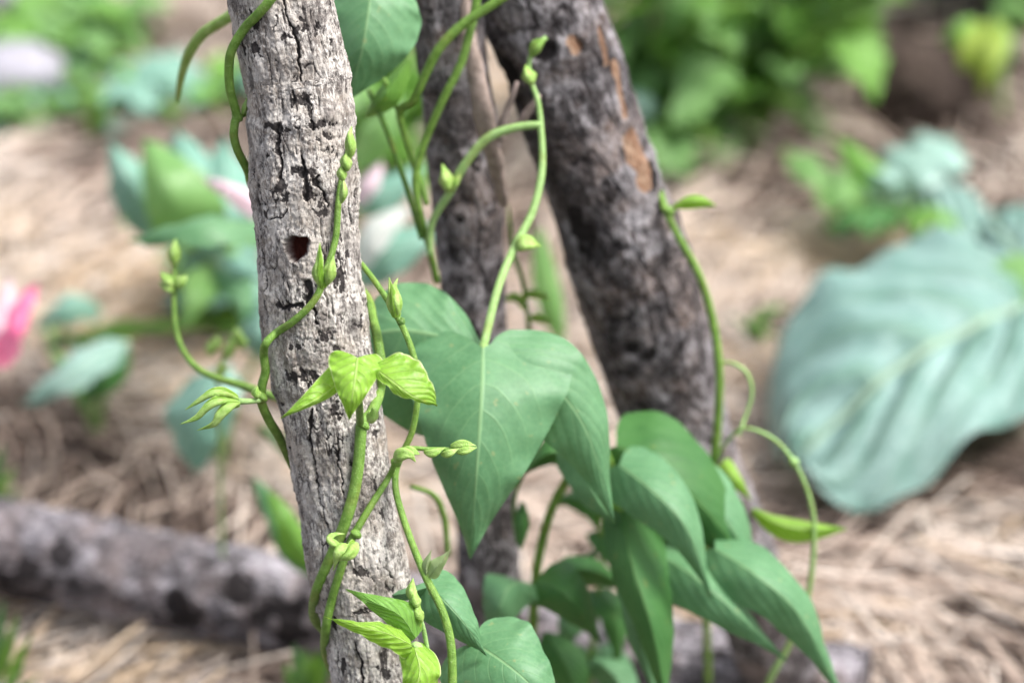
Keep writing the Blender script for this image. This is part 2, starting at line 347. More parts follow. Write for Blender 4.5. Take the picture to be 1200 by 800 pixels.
def make_straw(N, mL, w0, w1, jit):
    x = RNG.uniform(-1.5, 1.5, N); y = RNG.uniform(1.1, 4.6, N)
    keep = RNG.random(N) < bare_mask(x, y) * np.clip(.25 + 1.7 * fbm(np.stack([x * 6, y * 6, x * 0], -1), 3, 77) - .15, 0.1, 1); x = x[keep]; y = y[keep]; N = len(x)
    ang = fbm(np.stack([x * 2.3, y * 2.3, x * 0 + 5], -1), 2, 41) * 9 + RNG.normal(0, jit, N)
    L = RNG.lognormal(math.log(mL), .5, N).clip(.02, .26); wd = RNG.uniform(w0, w1, N)
    cv = RNG.normal(0, .5, N); tilt = RNG.normal(.0, .16, N)
    lift = RNG.random(N) ** 2 * .022 + .002
    nseg = 5; S = np.linspace(-.5, .5, nseg)
    a = ang[:, None] + cv[:, None] * S; dx = np.cos(a) * L[:, None] / nseg; dy = np.sin(a) * L[:, None] / nseg
    cx = x[:, None] + np.cumsum(dx, 1) - dx.sum(1)[:, None] / 2; cy = y[:, None] + np.cumsum(dy, 1) - dy.sum(1)[:, None] / 2
    cz = gh(cx.ravel(), cy.ravel()).reshape(cx.shape) + lift[:, None] + tilt[:, None] * S * L[:, None] + np.maximum(0, .004 - np.abs(S) * 0)
    nx = -np.sin(a); ny = np.cos(a); W = wd[:, None]
    rnds = np.clip(RNG.normal(.50, .2, N) + (fbm(np.stack([x * 9, y * 9, x * 0 + 9], -1), 3, 51) - .5) * 2.5 + lift * 7 - .06, 0, .999)
    top = np.stack([cx, cy, cz + W * .6], -1); l = np.stack([cx + nx * W, cy + ny * W, cz - W * .3], -1); r = np.stack([cx - nx * W, cy - ny * W, cz - W * .3], -1)
    V = np.stack([l, top, r], 2)       # N,nseg,3,3
    base = (np.arange(N) * nseg * 3)[:, None, None]; i = (np.arange(nseg - 1) * 3)[None, :, None]; j = np.arange(3)[None, None]; j2 = (j + 1) % 3
    F = np.stack([base + i + j, base + i + j2, base + i + 3 + j2, base + i + 3 + j], -1).reshape(-1, 4)
    return V.reshape(-1, 3), F, np.repeat(rnds, nseg * 3)
V1, F1, q1 = make_straw(170000, .07, .0005, .0015, .6)
V2, F2, q2 = make_straw(2500, .11, .0014, .0028, .4)
V = np.vstack([V1, V2 + [0, 0, .006]]); F = np.vstack([F1, F2 + len(V1)]); q = np.concatenate([q1, np.clip(q2 + .08, 0, .99)])
tag(mesh_obj('straw_mulch', V, F, M['straw'], attrs={'rnd': ('FLOAT', q)}, smooth=False), 'dry pinkish beige straw mulch covering the garden soil', 'straw', kind='stuff')

# ------------------------------------------------------------------ poles
def pole_mesh(cpix, radm, vis=(0, 1), dv=.0006, na=320, ext0=0.0, ext1=0.0, disp=None, to_ground=False):
    """cpix centres (px,py,d) from top to bottom, radm radii; extended ext0 above and ext1 below"""
    C0 = px3(cpix); R0 = np.array(radm, float); C0 = np.column_stack([C0, R0])
    a = C0[0] + (C0[0] - C0[1]) / np.linalg.norm((C0[0] - C0[1])[:3]) * ext0; a[3] = R0[0] * .97
    dlt = (C0[-1] - C0[-2]) / np.linalg.norm((C0[-1] - C0[-2])[:3])
    if to_ground: ext1 = (C0[-1][2] + .05) / max(.15, -dlt[2])
    b = C0[-1] + dlt * ext1; b[3] = R0[-1] * 1.03
    pts = ([a] if ext0 else []) + list(C0) + ([b] if ext1 else [])
    D = cat_rom(pts, 3000); seg = np.linalg.norm(np.diff(D[:, :3], axis=0), axis=1); cum = np.concatenate([[0], np.cumsum(seg)]); Lt = cum[-1]
    v0 = ext0 if ext0 else 0; v1 = Lt - ext1
    vv = np.unique(np.concatenate([np.linspace(0, v0, max(2, int(v0 / .003))), np.arange(v0, v1, dv), np.linspace(v1, Lt, max(2, int((Lt - v1) / .003)))]))
    Cs = np.stack([np.interp(vv, cum, D[:, k]) for k in range(4)], -1); C = Cs[:, :3]; Rr = Cs[:, 3]
    T = np.gradient(C, vv, axis=0); k = np.ones(41) / 41
    T = np.stack([np.convolve(np.pad(T[:, i], 20, 'edge'), k, 'valid') for i in range(3)], -1); T /= np.linalg.norm(T, axis=1)[:, None]
    Fr = -FW[None] + T * (T @ FW)[:, None]; Fr /= np.linalg.norm(Fr, axis=1)[:, None]
    Sd = np.cross(T, Fr); Sd *= np.sign(Sd[:, 0].mean() + 1e-9)
    th = np.linspace(-math.pi, math.pi, na, endpoint=False)
    TH, VV = np.meshgrid(th, vv); RR = Rr[:, None] * np.ones_like(TH)
    rest = np.stack([RR * np.cos(TH), RR * np.sin(TH), VV], -1).reshape(-1, 3)
    info = dict(C=C, R=Rr, vv=vv, Fr=Fr, Sd=Sd, v0=v0)
    dsp, attrs = disp(rest, TH.ravel(), VV.ravel(), RR.ravel(), info)
    rr = (RR.ravel() + dsp).reshape(TH.shape)
    V = C[:, None] + rr[..., None] * (np.cos(TH)[..., None] * Fr[:, None] + np.sin(TH)[..., None] * Sd[:, None])
    n = len(vv); i = np.arange(n - 1)[:, None]; j = np.arange(na)[None]; j2 = (j + 1) % na
    F = np.stack([i * na + j, i * na + j2, (i + 1) * na + j2, (i + 1) * na + j], -1).reshape(-1, 4)
    V = V.reshape(-1, 3); V = np.vstack([V, C[0], C[-1]]); m = n * na; e = []
    for k in range(0, na, 2):
        e.append([m, k, (k + 1) % na, (k + 2) % na]); b_ = (n - 1) * na; e.append([m + 1, b_ + (k + 2) % na, b_ + (k + 1) % na, b_ + k])
    at = {'rest': ('FLOAT_VECTOR', np.vstack([rest, [0, 0, 0], [0, 0, Lt]]))}
    for nme, dat in attrs.items(): at[nme] = ('FLOAT', np.concatenate([dat, [dat[0], dat[-1]]]))
    return V, np.vstack([F, e]), at
def surf(info, px, py):                     # which place on the bark lies there: (angle, along)
    C = info['C']; q = C - CAM; d = q @ FW; xs = 600 + (q @ RT) / d / K; ys = 400 - (q @ UP) / d / K
    dx = np.gradient(xs); dy = np.gradient(ys)
    i = int(np.argmin((xs - px) ** 2 + (ys - py) ** 2)); nn = math.hypot(dx[i], dy[i])
    offp = ((px - xs[i]) * (-dy[i]) + (py - ys[i]) * dx[i]) / nn       # signed perpendicular
    if dy[i] > 0: offp = -offp if False else offp
    sgn = 1 if (-dy[i]) > 0 else -1
    off = abs(offp) * (1 if (offp * sgn) > 0 else -1)
    rp = info['R'][i] / d[i] / K
    return math.asin(max(-.98, min(.98, off / rp))), info['vv'][i]
def seg_d(a, v, p, q):
    d = np.array(q) - p; L2 = max(d @ d, 1e-12); t = np.clip(((a - p[0]) * d[0] + (v - p[1]) * d[1]) / L2, 0, 1)
    return np.hypot(a - p[0] - t * d[0], v - p[1] - t * d[1])
EY = [0, 100, 200, 300, 400, 480, 570, 650, 700, 800]; EL = [267, 288, 294, 300, 309, 329, 346, 358, 368, 388]; ER = [394, 413, 420, 424, 435, 449, 460, 475, 483, 496]
def fd(py): return 1.25 + .045 * py / 800
fc = [((l + r) / 2, y, fd(y)) for y, l, r in zip(EY, EL, ER)]; fr = [(r - l) / 2 * K * fd(y) * .985 for y, l, r in zip(EY, EL, ER)]
def D(px, py, lift=.0026):                   # how far the front pole's bark is there
    c = np.interp(py, EY, [f[0] for f in fc]); r = np.interp(py, EY, fr); x = (px - c) * K * fd(py)
    return fd(py) - (math.sqrt(r * r - x * x) if abs(x) < r else 0) - lift
CR = [([(333, -10), (337, 12), (340, 22), (346, 37), (350, 48), (352, 57), (353, 70), (355, 80), (360, 101)], 1.6, 1),
      ([(330, 143), (329, 158), (330, 170), (335, 182), (336, 196), (333, 203)], 2.6, 1), ([(358, 178), (361, 190), (359, 200)], 1.8, 1),
      ([(363, 196), (364, 212), (365, 228)], 3.0, 1), ([(390, 46), (392, 56), (395, 72)], 1.1, 1), ([(408, 100), (412, 122), (415, 140), (413, 165), (417, 190)], 1.5, 1),
      ([(307, 258), (311, 280), (312, 300), (315, 318), (314, 345), (316, 372)], 1.5, 1), ([(348, 500), (352, 540), (351, 580), (356, 622)], .9, .8), ([(398, 500), (402, 545), (408, 590)], 1.0, .8), ([(312, 30), (318, 75), (321, 118)], .8, .7), ([(380, 250), (384, 300), (386, 350)], .9, .7), ([(412, 232), (413, 248), (417, 261)], 2.4, 1), ([(416, 180), (419, 200), (418, 230)], 1.6, 1),
      ([(364, 322), (367, 335), (365, 348)], 3.0, .9), ([(330, 346), (334, 356), (344, 350), (356, 351)], 2.4, .9), ([(372, 355), (375, 372)], 1.6, .8),
      ([(368, 470), (366, 492), (367, 520), (370, 540), (372, 557), (376, 570)], 2.2, 1), ([(376, 570), (379, 590), (385, 608), (390, 628)], 1.5, 1),
      ([(418, 742), (423, 760), (425, 780), (428, 812)], 2.0, 1), ([(454, 645), (457, 660), (462, 668), (463, 684)], 1.5, 1), ([(309, 95), (311, 112), (313, 132)], 1.3, .9),
      ([(367, 118), (369, 128), (372, 148)], 1.2, .8), ([(345, 100), (347, 118)], 1.2, .7), ([(392, 740), (396, 770), (397, 800)], 1.6, .9), ([(347, 480), (349, 500)], .9, .6),
      ([(325, 15), (326, 35)], 1.0, .6), ([(375, 200), (372, 212), (384, 220), (388, 236)], 1.8, .9), ([(404, 410), (402, 425)], 1.2, .8), ([(340, 240), (335, 250), (322, 252)], 1.3, .8)]
PATCH = [(300, 45, 6, 14), (357, 32, 9, 4), (372, 28, 6, 3), (340, 43, 6, 4), (354, 22, 4, 3), (296, 14, 3, 4), (349, 92, 6, 5), (366, 101, 6, 4), (286, 55, 4, 10), (305, 28, 6, 8),
         (361, 112, 6, 5), (326, 144, 12, 3), (352, 147, 14, 3), (372, 143, 18, 3), (383, 155, 8, 5), (363, 196, 16, 5), (345, 196, 12, 4), (335, 222, 7, 13), (364, 212, 4, 14), (378, 232, 9, 10),
         (318, 240, 5, 9), (403, 300, 6, 9), (400, 318, 6, 14), (410, 294, 7, 4), (425, 374, 9, 9), (366, 335, 5, 12), (335, 350, 8, 5), (347, 352, 10, 4), (385, 385, 10, 6), (352, 434, 18, 7), (375, 440, 10, 6),
         (420, 410, 7, 5), (398, 402, 12, 4), (345, 400, 12, 3), (372, 480, 5, 9), (395, 470, 7, 8), (402, 510, 8, 8), (415, 540, 6, 9), (333, 465, 2.5, 6), (338, 505, 2.5, 5), (324, 442, 2.5, 5), (437, 560, 5, 8), (425, 655, 8, 5),
         (423, 705, 12, 3), (441, 503, 4, 5), (392, 720, 5, 8), (448, 590, 4, 8), (398, 640, 8, 10), (318, 180, 3, 6), (309, 215, 4, 6), (437, 720, 8, 5), (452, 770, 6, 10), (402, 770, 4, 8), (438, 700, 6, 4)]
def front_disp(rest, TH, VV, RR, info):
    v = rest.copy(); st = v * [1, 1, .33]
    big = fbm(v * 28, 3, 3) - .5; med = fbm(st * 150, 4, 11, .6) - .5; fine = fbm(v * 700, 2, 15) - .5
    n1 = fbm(st * [1, 1, .8] * 210 + 3, 3, 61); msk = sm(.47, .62, fbm(v * 60, 3, 71))
    web = sm(.026, 0, np.abs(n1 - .5)) * msk
    n2 = fbm(v * [1, 1, 1.6] * 190 + 9, 3, 65); web2 = sm(.02, 0, np.abs(n2 - .5)) * sm(.5, .62, fbm(v * 45 + 5, 3, 75))
    n3 = fbm(v * [1, 1, .16] * 420 + 1, 2, 68); fleck = sm(.74, .80, n3)
    arc = TH * RR; dark = np.maximum(web * .75, web2 * .6); dep = -.0008 * web - .0005 * web2 - .0004 * fleck; dark = np.maximum(dark, fleck * .6)
    wob = (fbm(v * 260, 3, 81) - .5) * .0042; wob2 = (fbm(v * 260 + 40, 3, 91) - .5) * .003
    for pl, wpx, k in CR:
        pp = []
        for (x, y) in pl:
            a, s = surf(info, x, y); i = np.searchsorted(info['vv'], s); pp.append((a * info['R'][min(i, len(info['R']) - 1)], s))
        dd = np.min([seg_d(arc + wob, VV + wob2, pp[i], pp[i + 1]) for i in range(len(pp) - 1)], axis=0)
        wm = wpx * .00038 * (.55 + .9 * vn(v * 90, 99)); c = sm(wm * 1.15, wm * .45, dd)
        dark = np.maximum(dark, c * k); dep = np.minimum(dep, -.0024 * c * k); dep = dep + .0004 * sm(wm * 4, wm * 1.2, dd) * (1 - c)
    nn = fbm(v * [1, 1, .7] * 330, 4, 103, .75)
    for (x, y, rx, ry) in PATCH:
        a, s = surf(info, x, y); i = min(np.searchsorted(info['vv'], s), len(info['R']) - 1); a0 = a * info['R'][i]
        f = ((arc - a0) / (rx * .0004)) ** 2 + ((VV - s) / (ry * .0004)) ** 2
        c = sm(0, .07, nn - (.40 + .085 * f)) * (f < 6)
        dark = np.maximum(dark, c * .8); dep = dep - .0004 * c
    # old flaked zone round the hole
    a, s = surf(info, 352, 284); i = np.searchsorted(info['vv'], s); a0 = a * info['R'][i]
    f = np.hypot((arc - a0) / 1.05, VV - s) + (fbm(v * 200, 3, 111) - .5) * .0065
    hole = sm(.0056, .0046, f); rim = sm(.0095, .006, f) * (1 - hole)
    dep = dep - .0085 * hole + .0006 * rim
    # swollen rings where side shoots once grew
    for (y, am, sg) in [(140, .0008, 9), (438, .0011, 12), (210, .001, 16), (570, .0004, 20)]:
        s = info['vv'][np.argmin(np.abs((400 - ((info['C'] - CAM) @ UP) / ((info['C'] - CAM) @ FW) / K) - y))]
        dep = dep + am * np.exp(-((VV - s + wob * 1.5 + .002 * np.sin(TH * 2)) / (sg * .00038)) ** 2)
    pl = np.abs(fbm(st * 85 + 5, 3, 121) - .5) * 2
    d = big * .0022 + med * .0024 + fine * .0012 + dep - .0006 + .0010 * sm(.05, .3, pl)
    return d, {'dark': np.where(hole > .5, 0, dark), 'raw': np.zeros(len(v)), 'hgt': med + .5, 'hol': hole}
V, F, at = pole_mesh(fc, fr, dv=.00048, na=340, ext0=.35, disp=front_disp, to_ground=True)
# hole colour as a feature of the bark
mt = M['bark']; nt = mt.node_tree; bs = nt.nodes['Principled BSDF']; src = bs.inputs['Base Color'].links[0].from_socket
at_n = nt.nodes.new('ShaderNodeAttribute'); at_n.attribute_name = 'hol'; mxn = nt.nodes.new('ShaderNodeMix'); mxn.data_type = 'RGBA'
nt.links.new(at_n.outputs['Fac'], mxn.inputs[0]); nt.links.new(src, mxn.inputs[6]); mxn.inputs[7].default_value = (.09, .022, .014, 1); nt.links.new(mxn.outputs[2], bs.inputs['Base Color'])
tag(mesh_obj('wooden_pole', V, F, M['bark'], attrs=at), 'pale grey cracked bark pole in sharp focus with a small brown hole', 'pole')
def rough_disp(seed, amp=1.0, knots=(), raws=(), darks=()):
    def f(rest, TH, VV, RR, info):
        v = rest; st = v * [1, 1, .4]
        big = fbm(v * 22, 3, seed) - .5; med = fbm(st * 75, 4, seed + 7, .6) - .5; fine = fbm(v * 260, 3, seed + 9) - .5
        pl = np.abs(fbm(st * 60 + 5, 3, seed + 13) - .5) * 2; crack = sm(.10, .0, pl)
        dark = crack * .55 * sm(.45, .6, fbm(v * 40, 2, seed + 17)); raw = np.zeros(len(v)); arc = TH * RR; dep = 0
        wob = (fbm(v * 120, 3, seed + 21) - .5); nz_ = .5 * fbm(v * 130, 4, seed + 23, .7) + .5 * (.5 + 1.6 * (fbm(v * 42, 3, seed + 29) - .5))
        for (x, y, rx, ry, hgt) in knots:
            a, s = surf(info, x, y); a0 = a * info['R'][min(np.searchsorted(info['vv'], s), len(info['R']) - 1)]
            f = ((arc - a0) / rx) ** 2 + ((VV - s) / ry) ** 2; dep = dep + hgt * np.exp(-f * (1 + wob)); 
            if hgt > 0: dark = np.maximum(dark, sm(.4, .1, f * (1 + 3 * wob)) * .75); dep = dep - hgt * .8 * sm(.5, .1, f)
        for (x0, y0, x1, y1, w_) in raws:
            a, s = surf(info, x0, y0); b, t = surf(info, x1, y1); r = np.mean(info['R'])
            dd = seg_d(arc, VV, (a * r, s), (b * r, t)); c = sm(w_, w_ * .5, dd + wob * w_ * .8); raw = np.maximum(raw, c); dep = dep - .0012 * c
        for (x, y, rx, ry) in darks:
            a, s = surf(info, x, y); a0 = a * np.mean(info['R']); f = ((arc - a0) / rx) ** 2 + ((VV - s) / ry) ** 2
            dark = np.maximum(dark, .8 * sm(0, .12, nz_ - (.40 + .09 * f)))
        return amp * (big * .006 + med * .008 + fine * .002 - .0016 * crack) + dep, {'dark': dark, 'raw': raw, 'hgt': med + .5}
    return f
mc = [(522, 0, 1.405), (535, 100, 1.42), (546, 200, 1.435), (553, 300, 1.45), (557, 400, 1.465), (564, 520, 1.485), (571, 650, 1.505), (578, 800, 1.53)]
mw = [40, 42, 43, 40, 39, 38, 37, 37]
V, F, at = pole_mesh(mc, [w_ * K * c[2] for w_, c in zip(mw, mc)], dv=.0013, na=150, ext0=.4, to_ground=True,
    disp=rough_disp(201, .55, knots=[(538, 245, .005, .005, .0015), (548, 372, .006, .006, .0015)], darks=[(548, 385, .006, .006), (552, 180, .005, .006)]))
tag(mesh_obj('wooden_pole', V, F, M['bark2'], attrs=at), 'slimmer dark blurred pole standing behind the big heart shaped leaf', 'pole')
rc = [(630, -10, 1.42), (668, 100, 1.44), (702, 200, 1.46), (735, 300, 1.48), (764, 400, 1.505), (795, 505, 1.53), (838, 600, 1.57), (882, 700, 1.62), (925, 790, 1.67)]
rw = [72, 72, 72, 73, 70, 62, 55, 50, 48]
V, F, at = pole_mesh(rc, [w_ * K * c[2] * .97 for w_, c in zip(rw, rc)], dv=.0015, na=220, ext0=.35, to_ground=True,
    disp=rough_disp(301, .75, knots=[(628, 40, .012, .009, .004), (755, 190, .008, .01, .002), (730, 380, .01, .011, .003), (800, 300, .007, .009, .003)], raws=[(737, 150, 750, 190, .0085), (716, 62, 728, 118, .0028), (660, 28, 666, 40, .004), (696, 20, 706, 60, .002)],
    darks=[(700, 190, .008, .012), (590, 100, .006, .02), (745, 385, .006, .006), (755, 190, .005, .006), (665, 250, .006, .012)]))
tag(mesh_obj('wooden_pole', V, F, M['bark2'], attrs=at), 'thick dark leaning pole with a raw orange strip of peeled bark', 'pole')
# log on the ground: left part and right part are one trunk running behind the poles
def logc(px, py, r): 
    g = G(px, py, r * 1.25); dd = (g - CAM) @ FW; return (px, py, dd)
lr = [.033, .0315, .031, .0305, .030, .029, .0285, .0275, .027, .026]
lp = [(-120, 612), (0, 640), (100, 662), (215, 686), (330, 705), (480, 726), (640, 752), (780, 778), (900, 792), (1012, 812)]
lc = [logc(x, y, r) for (x, y), r in zip(lp, lr)]
V, F, at = pole_mesh(lc, lr, dv=.0018, na=160, disp=rough_disp(401, 1.1, knots=[(225, 700, .012, .012, .004), (100, 650, .02, .02, .003), (165, 655, .016, .02, -.004), (300, 690, .02, .02, .003)], darks=[(60, 690, .02, .03), (232, 705, .014, .016), (330, 730, .02, .02), (750, 770, .02, .02)]), ext0=.35)
o = tag(mesh_obj('fallen_log', V, F, M['barklog'], attrs=at), 'purplish grey bark log lying on the straw behind the three upright poles', 'log')
e = P(1012, 812, lc[-1][2] - .002)
# split stick and twigs in the crotch between middle and right pole
t = thing('split_branch', 'pale split branch with two short twigs wedged between the two dark poles', 'branch', P(575, 150, 1.41))
stem('stick', [(542, -20, 1.395), (552, 60, 1.385), (566, 130, 1.385), (580, 190, 1.40), (590, 240, 1.42)], [.002, .0036, .0042, .0035, .002], M['wood'], t, ridge=.25, nr=2, bumpy=.5)
stem('twig', [(585, 165, 1.39), (592, 135, 1.385), (602, 108, 1.38), (606, 96, 1.38)], [.0022, .002, .0018, .0012], M['twig'], t, bumpy=.4)
stem('twig', [(606, 150, 1.39), (620, 130, 1.385), (632, 112, 1.38)], [.0022, .002, .0015], M['twig'], t, bumpy=.4)

# ------------------------------------------------------------------ bean vines
def bud(pix, r, parent, name='bud', mat='bud', ridge=.22, nr=3):
    return stem(name, pix, [r * .35, r * .8, r, r * .95, r * .7, r * .35, r * .06], M[mat], parent, ns=20, step=.0006, ridge=ridge, nr=nr, twist=160, bumpy=.35)
def node(px, py, d, r, parent, mat='stem'):
    return stem('node', [(px - 3, py + 4, d), (px, py, d), (px + 2, py - 5, d)], [r * .5, r * 1.15, r, r * .4], M[mat], parent, step=.0007, bumpy=.5)
def fold(pix, wpx, parent, mat='young', name='folded_leaf', op=.0016, seed=1, sk=.55):
    a = np.array(pix, float); d = a[-1, :2] - a[0, :2]; d /= np.linalg.norm(d) + 1e-9; nx, ny = -d[1], d[0]
    return leaf(name, pix, (nx * wpx, ny * wpx, op), (-nx * wpx * sk, -ny * wpx * sk, op * 1.3), M[mat], parent, prof='bean', lobe=0, curl=.35, wav=.22, wn_=2, pk=.05, nt=30, ns=10, seed=seed)
def tri(parent, pet, rad, blades, mat='stem', name='leaf'):
    """a compound leaf: its stalk carries the leaflets"""
    p = stem(name, pet, rad, M[mat], parent, ns=8)
    for b in blades:
        kw = dict(b[4]) if len(b) > 4 else {}
        leaf('leaflet', b[0], b[1], b[2], M[b[3]], p, **kw)
    return p
RS = .0021
# vine C: climbs the front of the pole, round its back and up on the left
v = thing('bean_vine', 'thick bright green vine with open young leaf trio across the front of the pale pole', 'vine', P(385, 740, 1.3))
Cp = [(400, 775, 1.335), (382, 742, 1.318), (368, 722, 1.302), (370, 695, D(374, 695)), (384, 660, D(384, 660)), (402, 618, D(402, 618)), (414, 580, D(414, 580)), (420, 545, D(420, 545)), (423, 510, D(423, 510)), (425, 496, D(425, 496)),
      (437, 481, D(437, 481)), (445, 458, D(445, 458)), (447, 432, D(445, 432) - .002), (443, 400, 1.272), (437, 374, 1.285), (428, 345, 1.305), (385, 305, 1.313), (330, 255, 1.310), (298, 222, 1.285), (290, 200, 1.27), (279, 178, 1.262), (274, 160, 1.258), (275, 144, 1.256),
      (277, 134, 1.255), (270, 108, 1.25), (268, 85, 1.246), (271, 60, 1.240), (286, 34, D(286, 34) - .001), (303, 16, D(303, 16)), (318, -2, D(318, 0)), (335, -30, D(335, 0)), (360, -80, D(350, 0))]
stem('stem', Cp, [.0020, .0023, .0026, .0024, .0020, .0019, .0019, .0021, .0022], M['stem'], v, ns=16, step=.0012, ridge=.05, nr=5, twist=40)
node(277, 136, 1.256, .0027, v); node(424, 497, D(424, 497) - .0006, .0031, v)
bud([(284, 134, 1.256), (288, 124, 1.255), (290, 114, 1.255)], .0014, v)
stem('side_shoot', [(279, 137, 1.257), (288, 134, 1.262), (300, 132, 1.272)], [.0012, .001], M['stem'], v, ns=8)
tri(v, [(422, 494, D(422, 494) - .002), (421, 470, 1.211), (421, 445, 1.208), (420, 424, 1.207)], [.0019, .0017, .0014], [
    ([(419, 419, 1.205), (416, 445, 1.197), (412, 470, 1.195), (409, 493, 1.202)], (-33, -12, .004), (32, -6, .006), 'young', dict(prof='bean', lobe=.02, curl=.22, wav=.10, pk=.05, seed=2)),
    ([(402, 444, 1.212), (380, 462, 1.205), (352, 478, 1.20), (327, 491, 1.203)], (6, -36, .006), (6, 5, .004), 'young', dict(lobe=.03, curl=.25, wav=.12, pk=.06, seed=4)),
    ([(437, 430, 1.207), (458, 446, 1.20), (483, 464, 1.198), (512, 476, 1.205)], (22, -27, .012), (-10, 8, .004), 'young', dict(prof='ovate', lobe=.0, curl=-.25, wav=.1, pk=.06, seed=6))])
bud([(432, 494, 1.215), (438, 485, 1.213), (436, 477, 1.213)], .0026, v)
# vine B
v = thing('bean_vine', 'straight green vine with curled leaf knot and budded tip pointing right of the pale pole', 'vine', P(395, 760, 1.29))
stem('stem', [(400, 800, 1.33), (388, 782, 1.31), (381, 760, 1.292), (382, 735, D(386, 735) - .001), (389, 702, D(389, 702)), (400, 665, D(400, 665)), (413, 630, D(413, 630)), (436, 590, D(436, 590)), (455, 560, D(455, 560) - .002), (463, 541, 1.262), (466, 533, 1.26), (474, 527, 1.258), (486, 525, 1.257), (500, 526, 1.257), (516, 526, 1.257), (536, 526, 1.257)],
     [.0023, .0022, .0021, .0019, .0016, .0012, .0008], M['stem'], v, ns=14, step=.0012)
node(416, 625, D(416, 625) - .001, .0026, v); node(463, 541, 1.259, .0024, v)
for q in [([(497, 529, 1.256), (508, 531, 1.254), (522, 524, 1.254)], .0017), ([(517, 532, 1.256), (527, 531, 1.254), (538, 525, 1.254)], .0017), ([(528, 522, 1.256), (543, 520, 1.255), (558, 522, 1.256)], .0017), ([(534, 529, 1.255), (545, 528, 1.254), (559, 524, 1.255)], .0017)]: bud(q[0], q[1], v)
bud([(463, 540, 1.256), (470, 533, 1.252), (480, 533, 1.25), (487, 541, 1.251)], .0028, v, 'folded_leaf', ridge=.15); bud([(470, 532, 1.256), (482, 529, 1.253), (492, 532, 1.253)], .0026, v, 'folded_leaf', ridge=.15)
for q, r in [([(404, 650, 1.235), (396, 640, 1.228), (386, 632, 1.226), (392, 626, 1.229), (404, 625, 1.232)], .0026), ([(412, 640, 1.233), (403, 642, 1.226), (396, 650, 1.224), (391, 668, 1.228)], .0028), ([(418, 636, 1.232), (412, 648, 1.224), (404, 654, 1.223), (395, 657, 1.227)], .0029)]:
    fold(q, 9, v, seed=int(q[2][0])); bud(q, r * .75, v, 'curled_edge', ridge=.28, nr=2)
# vine A: V3 + V4
v = thing('bean_vine', 'thin darker vine hanging free just right of the pale pole, down past its foot', 'vine', P(530, 800, 1.26))
stem('stem', [(345, 262, 1.315), (385, 285, 1.31), (415, 302, 1.295), (428, 315, 1.28), (445, 338, 1.272), (460, 362, 1.268), (474, 388, 1.266), (484, 415, 1.265), (489, 440, 1.265), (489, 470, 1.265), (483, 505, 1.268), (472, 530, 1.27), (464, 552, 1.27), (464, 575, 1.268), (472, 605, 1.264), (485, 642, 1.258), (500, 678, 1.252), (517, 712, 1.248), (527, 745, 1.247), (530, 780, 1.247), (529, 820, 1.25), (522, 880, 1.27), (515, 1000, 1.33)],
     [.0013, .0013, .0014, .0014, .0016, .0019, .0022, .0024, .0024], M['stem'], v, ns=14, step=.0012, ridge=.06, nr=5)
bud([(463, 372, 1.266), (460, 360, 1.264), (459, 345, 1.264), (456, 325, 1.265)], .0024, v, 'curled_edge'); fold([(463, 372, 1.262), (460, 358, 1.259), (459, 342, 1.259), (456, 325, 1.263)], 8, v, seed=6); bud([(465, 371, 1.264), (465, 355, 1.262), (462, 338, 1.263), (466, 326, 1.264)], .0024, v)
node(470, 377, 1.266, .0016, v, 'stemdark')
leaf('leaf', [(503, 676, 1.25), (511, 665, 1.246), (521, 654, 1.246), (528, 642, 1.248)], (-6, -10, .004), (7, 5, .004), M['palebud'], v, curl=.4, wav=.1, nt=24, ns=10, lobe=.0, seed=3)
leaf('leaf', [(500, 677, 1.251), (499, 665, 1.25), (502, 655, 1.25), (506, 643, 1.252)], (-6, -3, .003), (7, 2, .004), M['palebud'], v, curl=.4, nt=24, ns=10, lobe=.0, seed=5)
# vine D
v = thing('bean_vine', 'slender shoot climbing diagonally up the front of the pale pole to a narrow tip', 'vine', P(335, 525, 1.28))
stem('stem', [(400, 640, 1.325), (360, 575, 1.315), (338, 535, 1.297), (326, 510, 1.282), (314, 490, 1.272), (306, 470, 1.266), (307, 452, 1.262), (311, 435, 1.26), (309, 415, 1.257), (312, 402, 1.25), (324, 390, D(324, 390)), (342, 378, D(342, 378)), (362, 360, D(362, 360)), (374, 342, D(374, 342)), (380, 322, D(380, 322)), (388, 300, D(388, 300)), (394, 275, D(394, 275)), (396, 245, D(396, 245)), (399, 218, D(399, 218)), (404, 195, D(404, 195)), (409, 170, D(409, 170))],
     [.0023, .0023, .0022, .0021, .0021, .0018, .0016, .0015, .0014, .0011], M['stem'], v, ns=14, step=.001, ridge=.06, nr=5)
node(305, 464, 1.262, .0030, v); bud([(301, 466, 1.26), (300, 459, 1.258), (302, 452, 1.258)], .0022, v)
bud([(377, 338, 1.212), (372, 322, 1.208), (374, 306, 1.207), (375, 284, 1.209)], .0022, v, 'curled_edge'); fold([(377, 338, 1.209), (372, 322, 1.205), (374, 306, 1.204), (375, 284, 1.206)], 8, v, seed=2); bud([(382, 334, 1.211), (387, 318, 1.208), (391, 300, 1.21)], .0028, v)
bud([(400, 238, 1.216), (403, 224, 1.214), (402, 208, 1.215)], .0017, v)
for q in [([(407, 200, 1.215), (405, 188, 1.213), (407, 178, 1.213)], .0026), ([(410, 186, 1.215), (411, 172, 1.213), (410, 158, 1.213), (412, 148, 1.214)], .0023), ([(402, 212, 1.216), (400, 202, 1.214), (401, 192, 1.215)], .0022)]: bud(q[0], q[1], v)
p = stem('leaf', [(306, 468, 1.262), (294, 470, 1.258), (277, 470, 1.256)], [.0014, .0013, .0016], M['stempale'], v, ns=8)
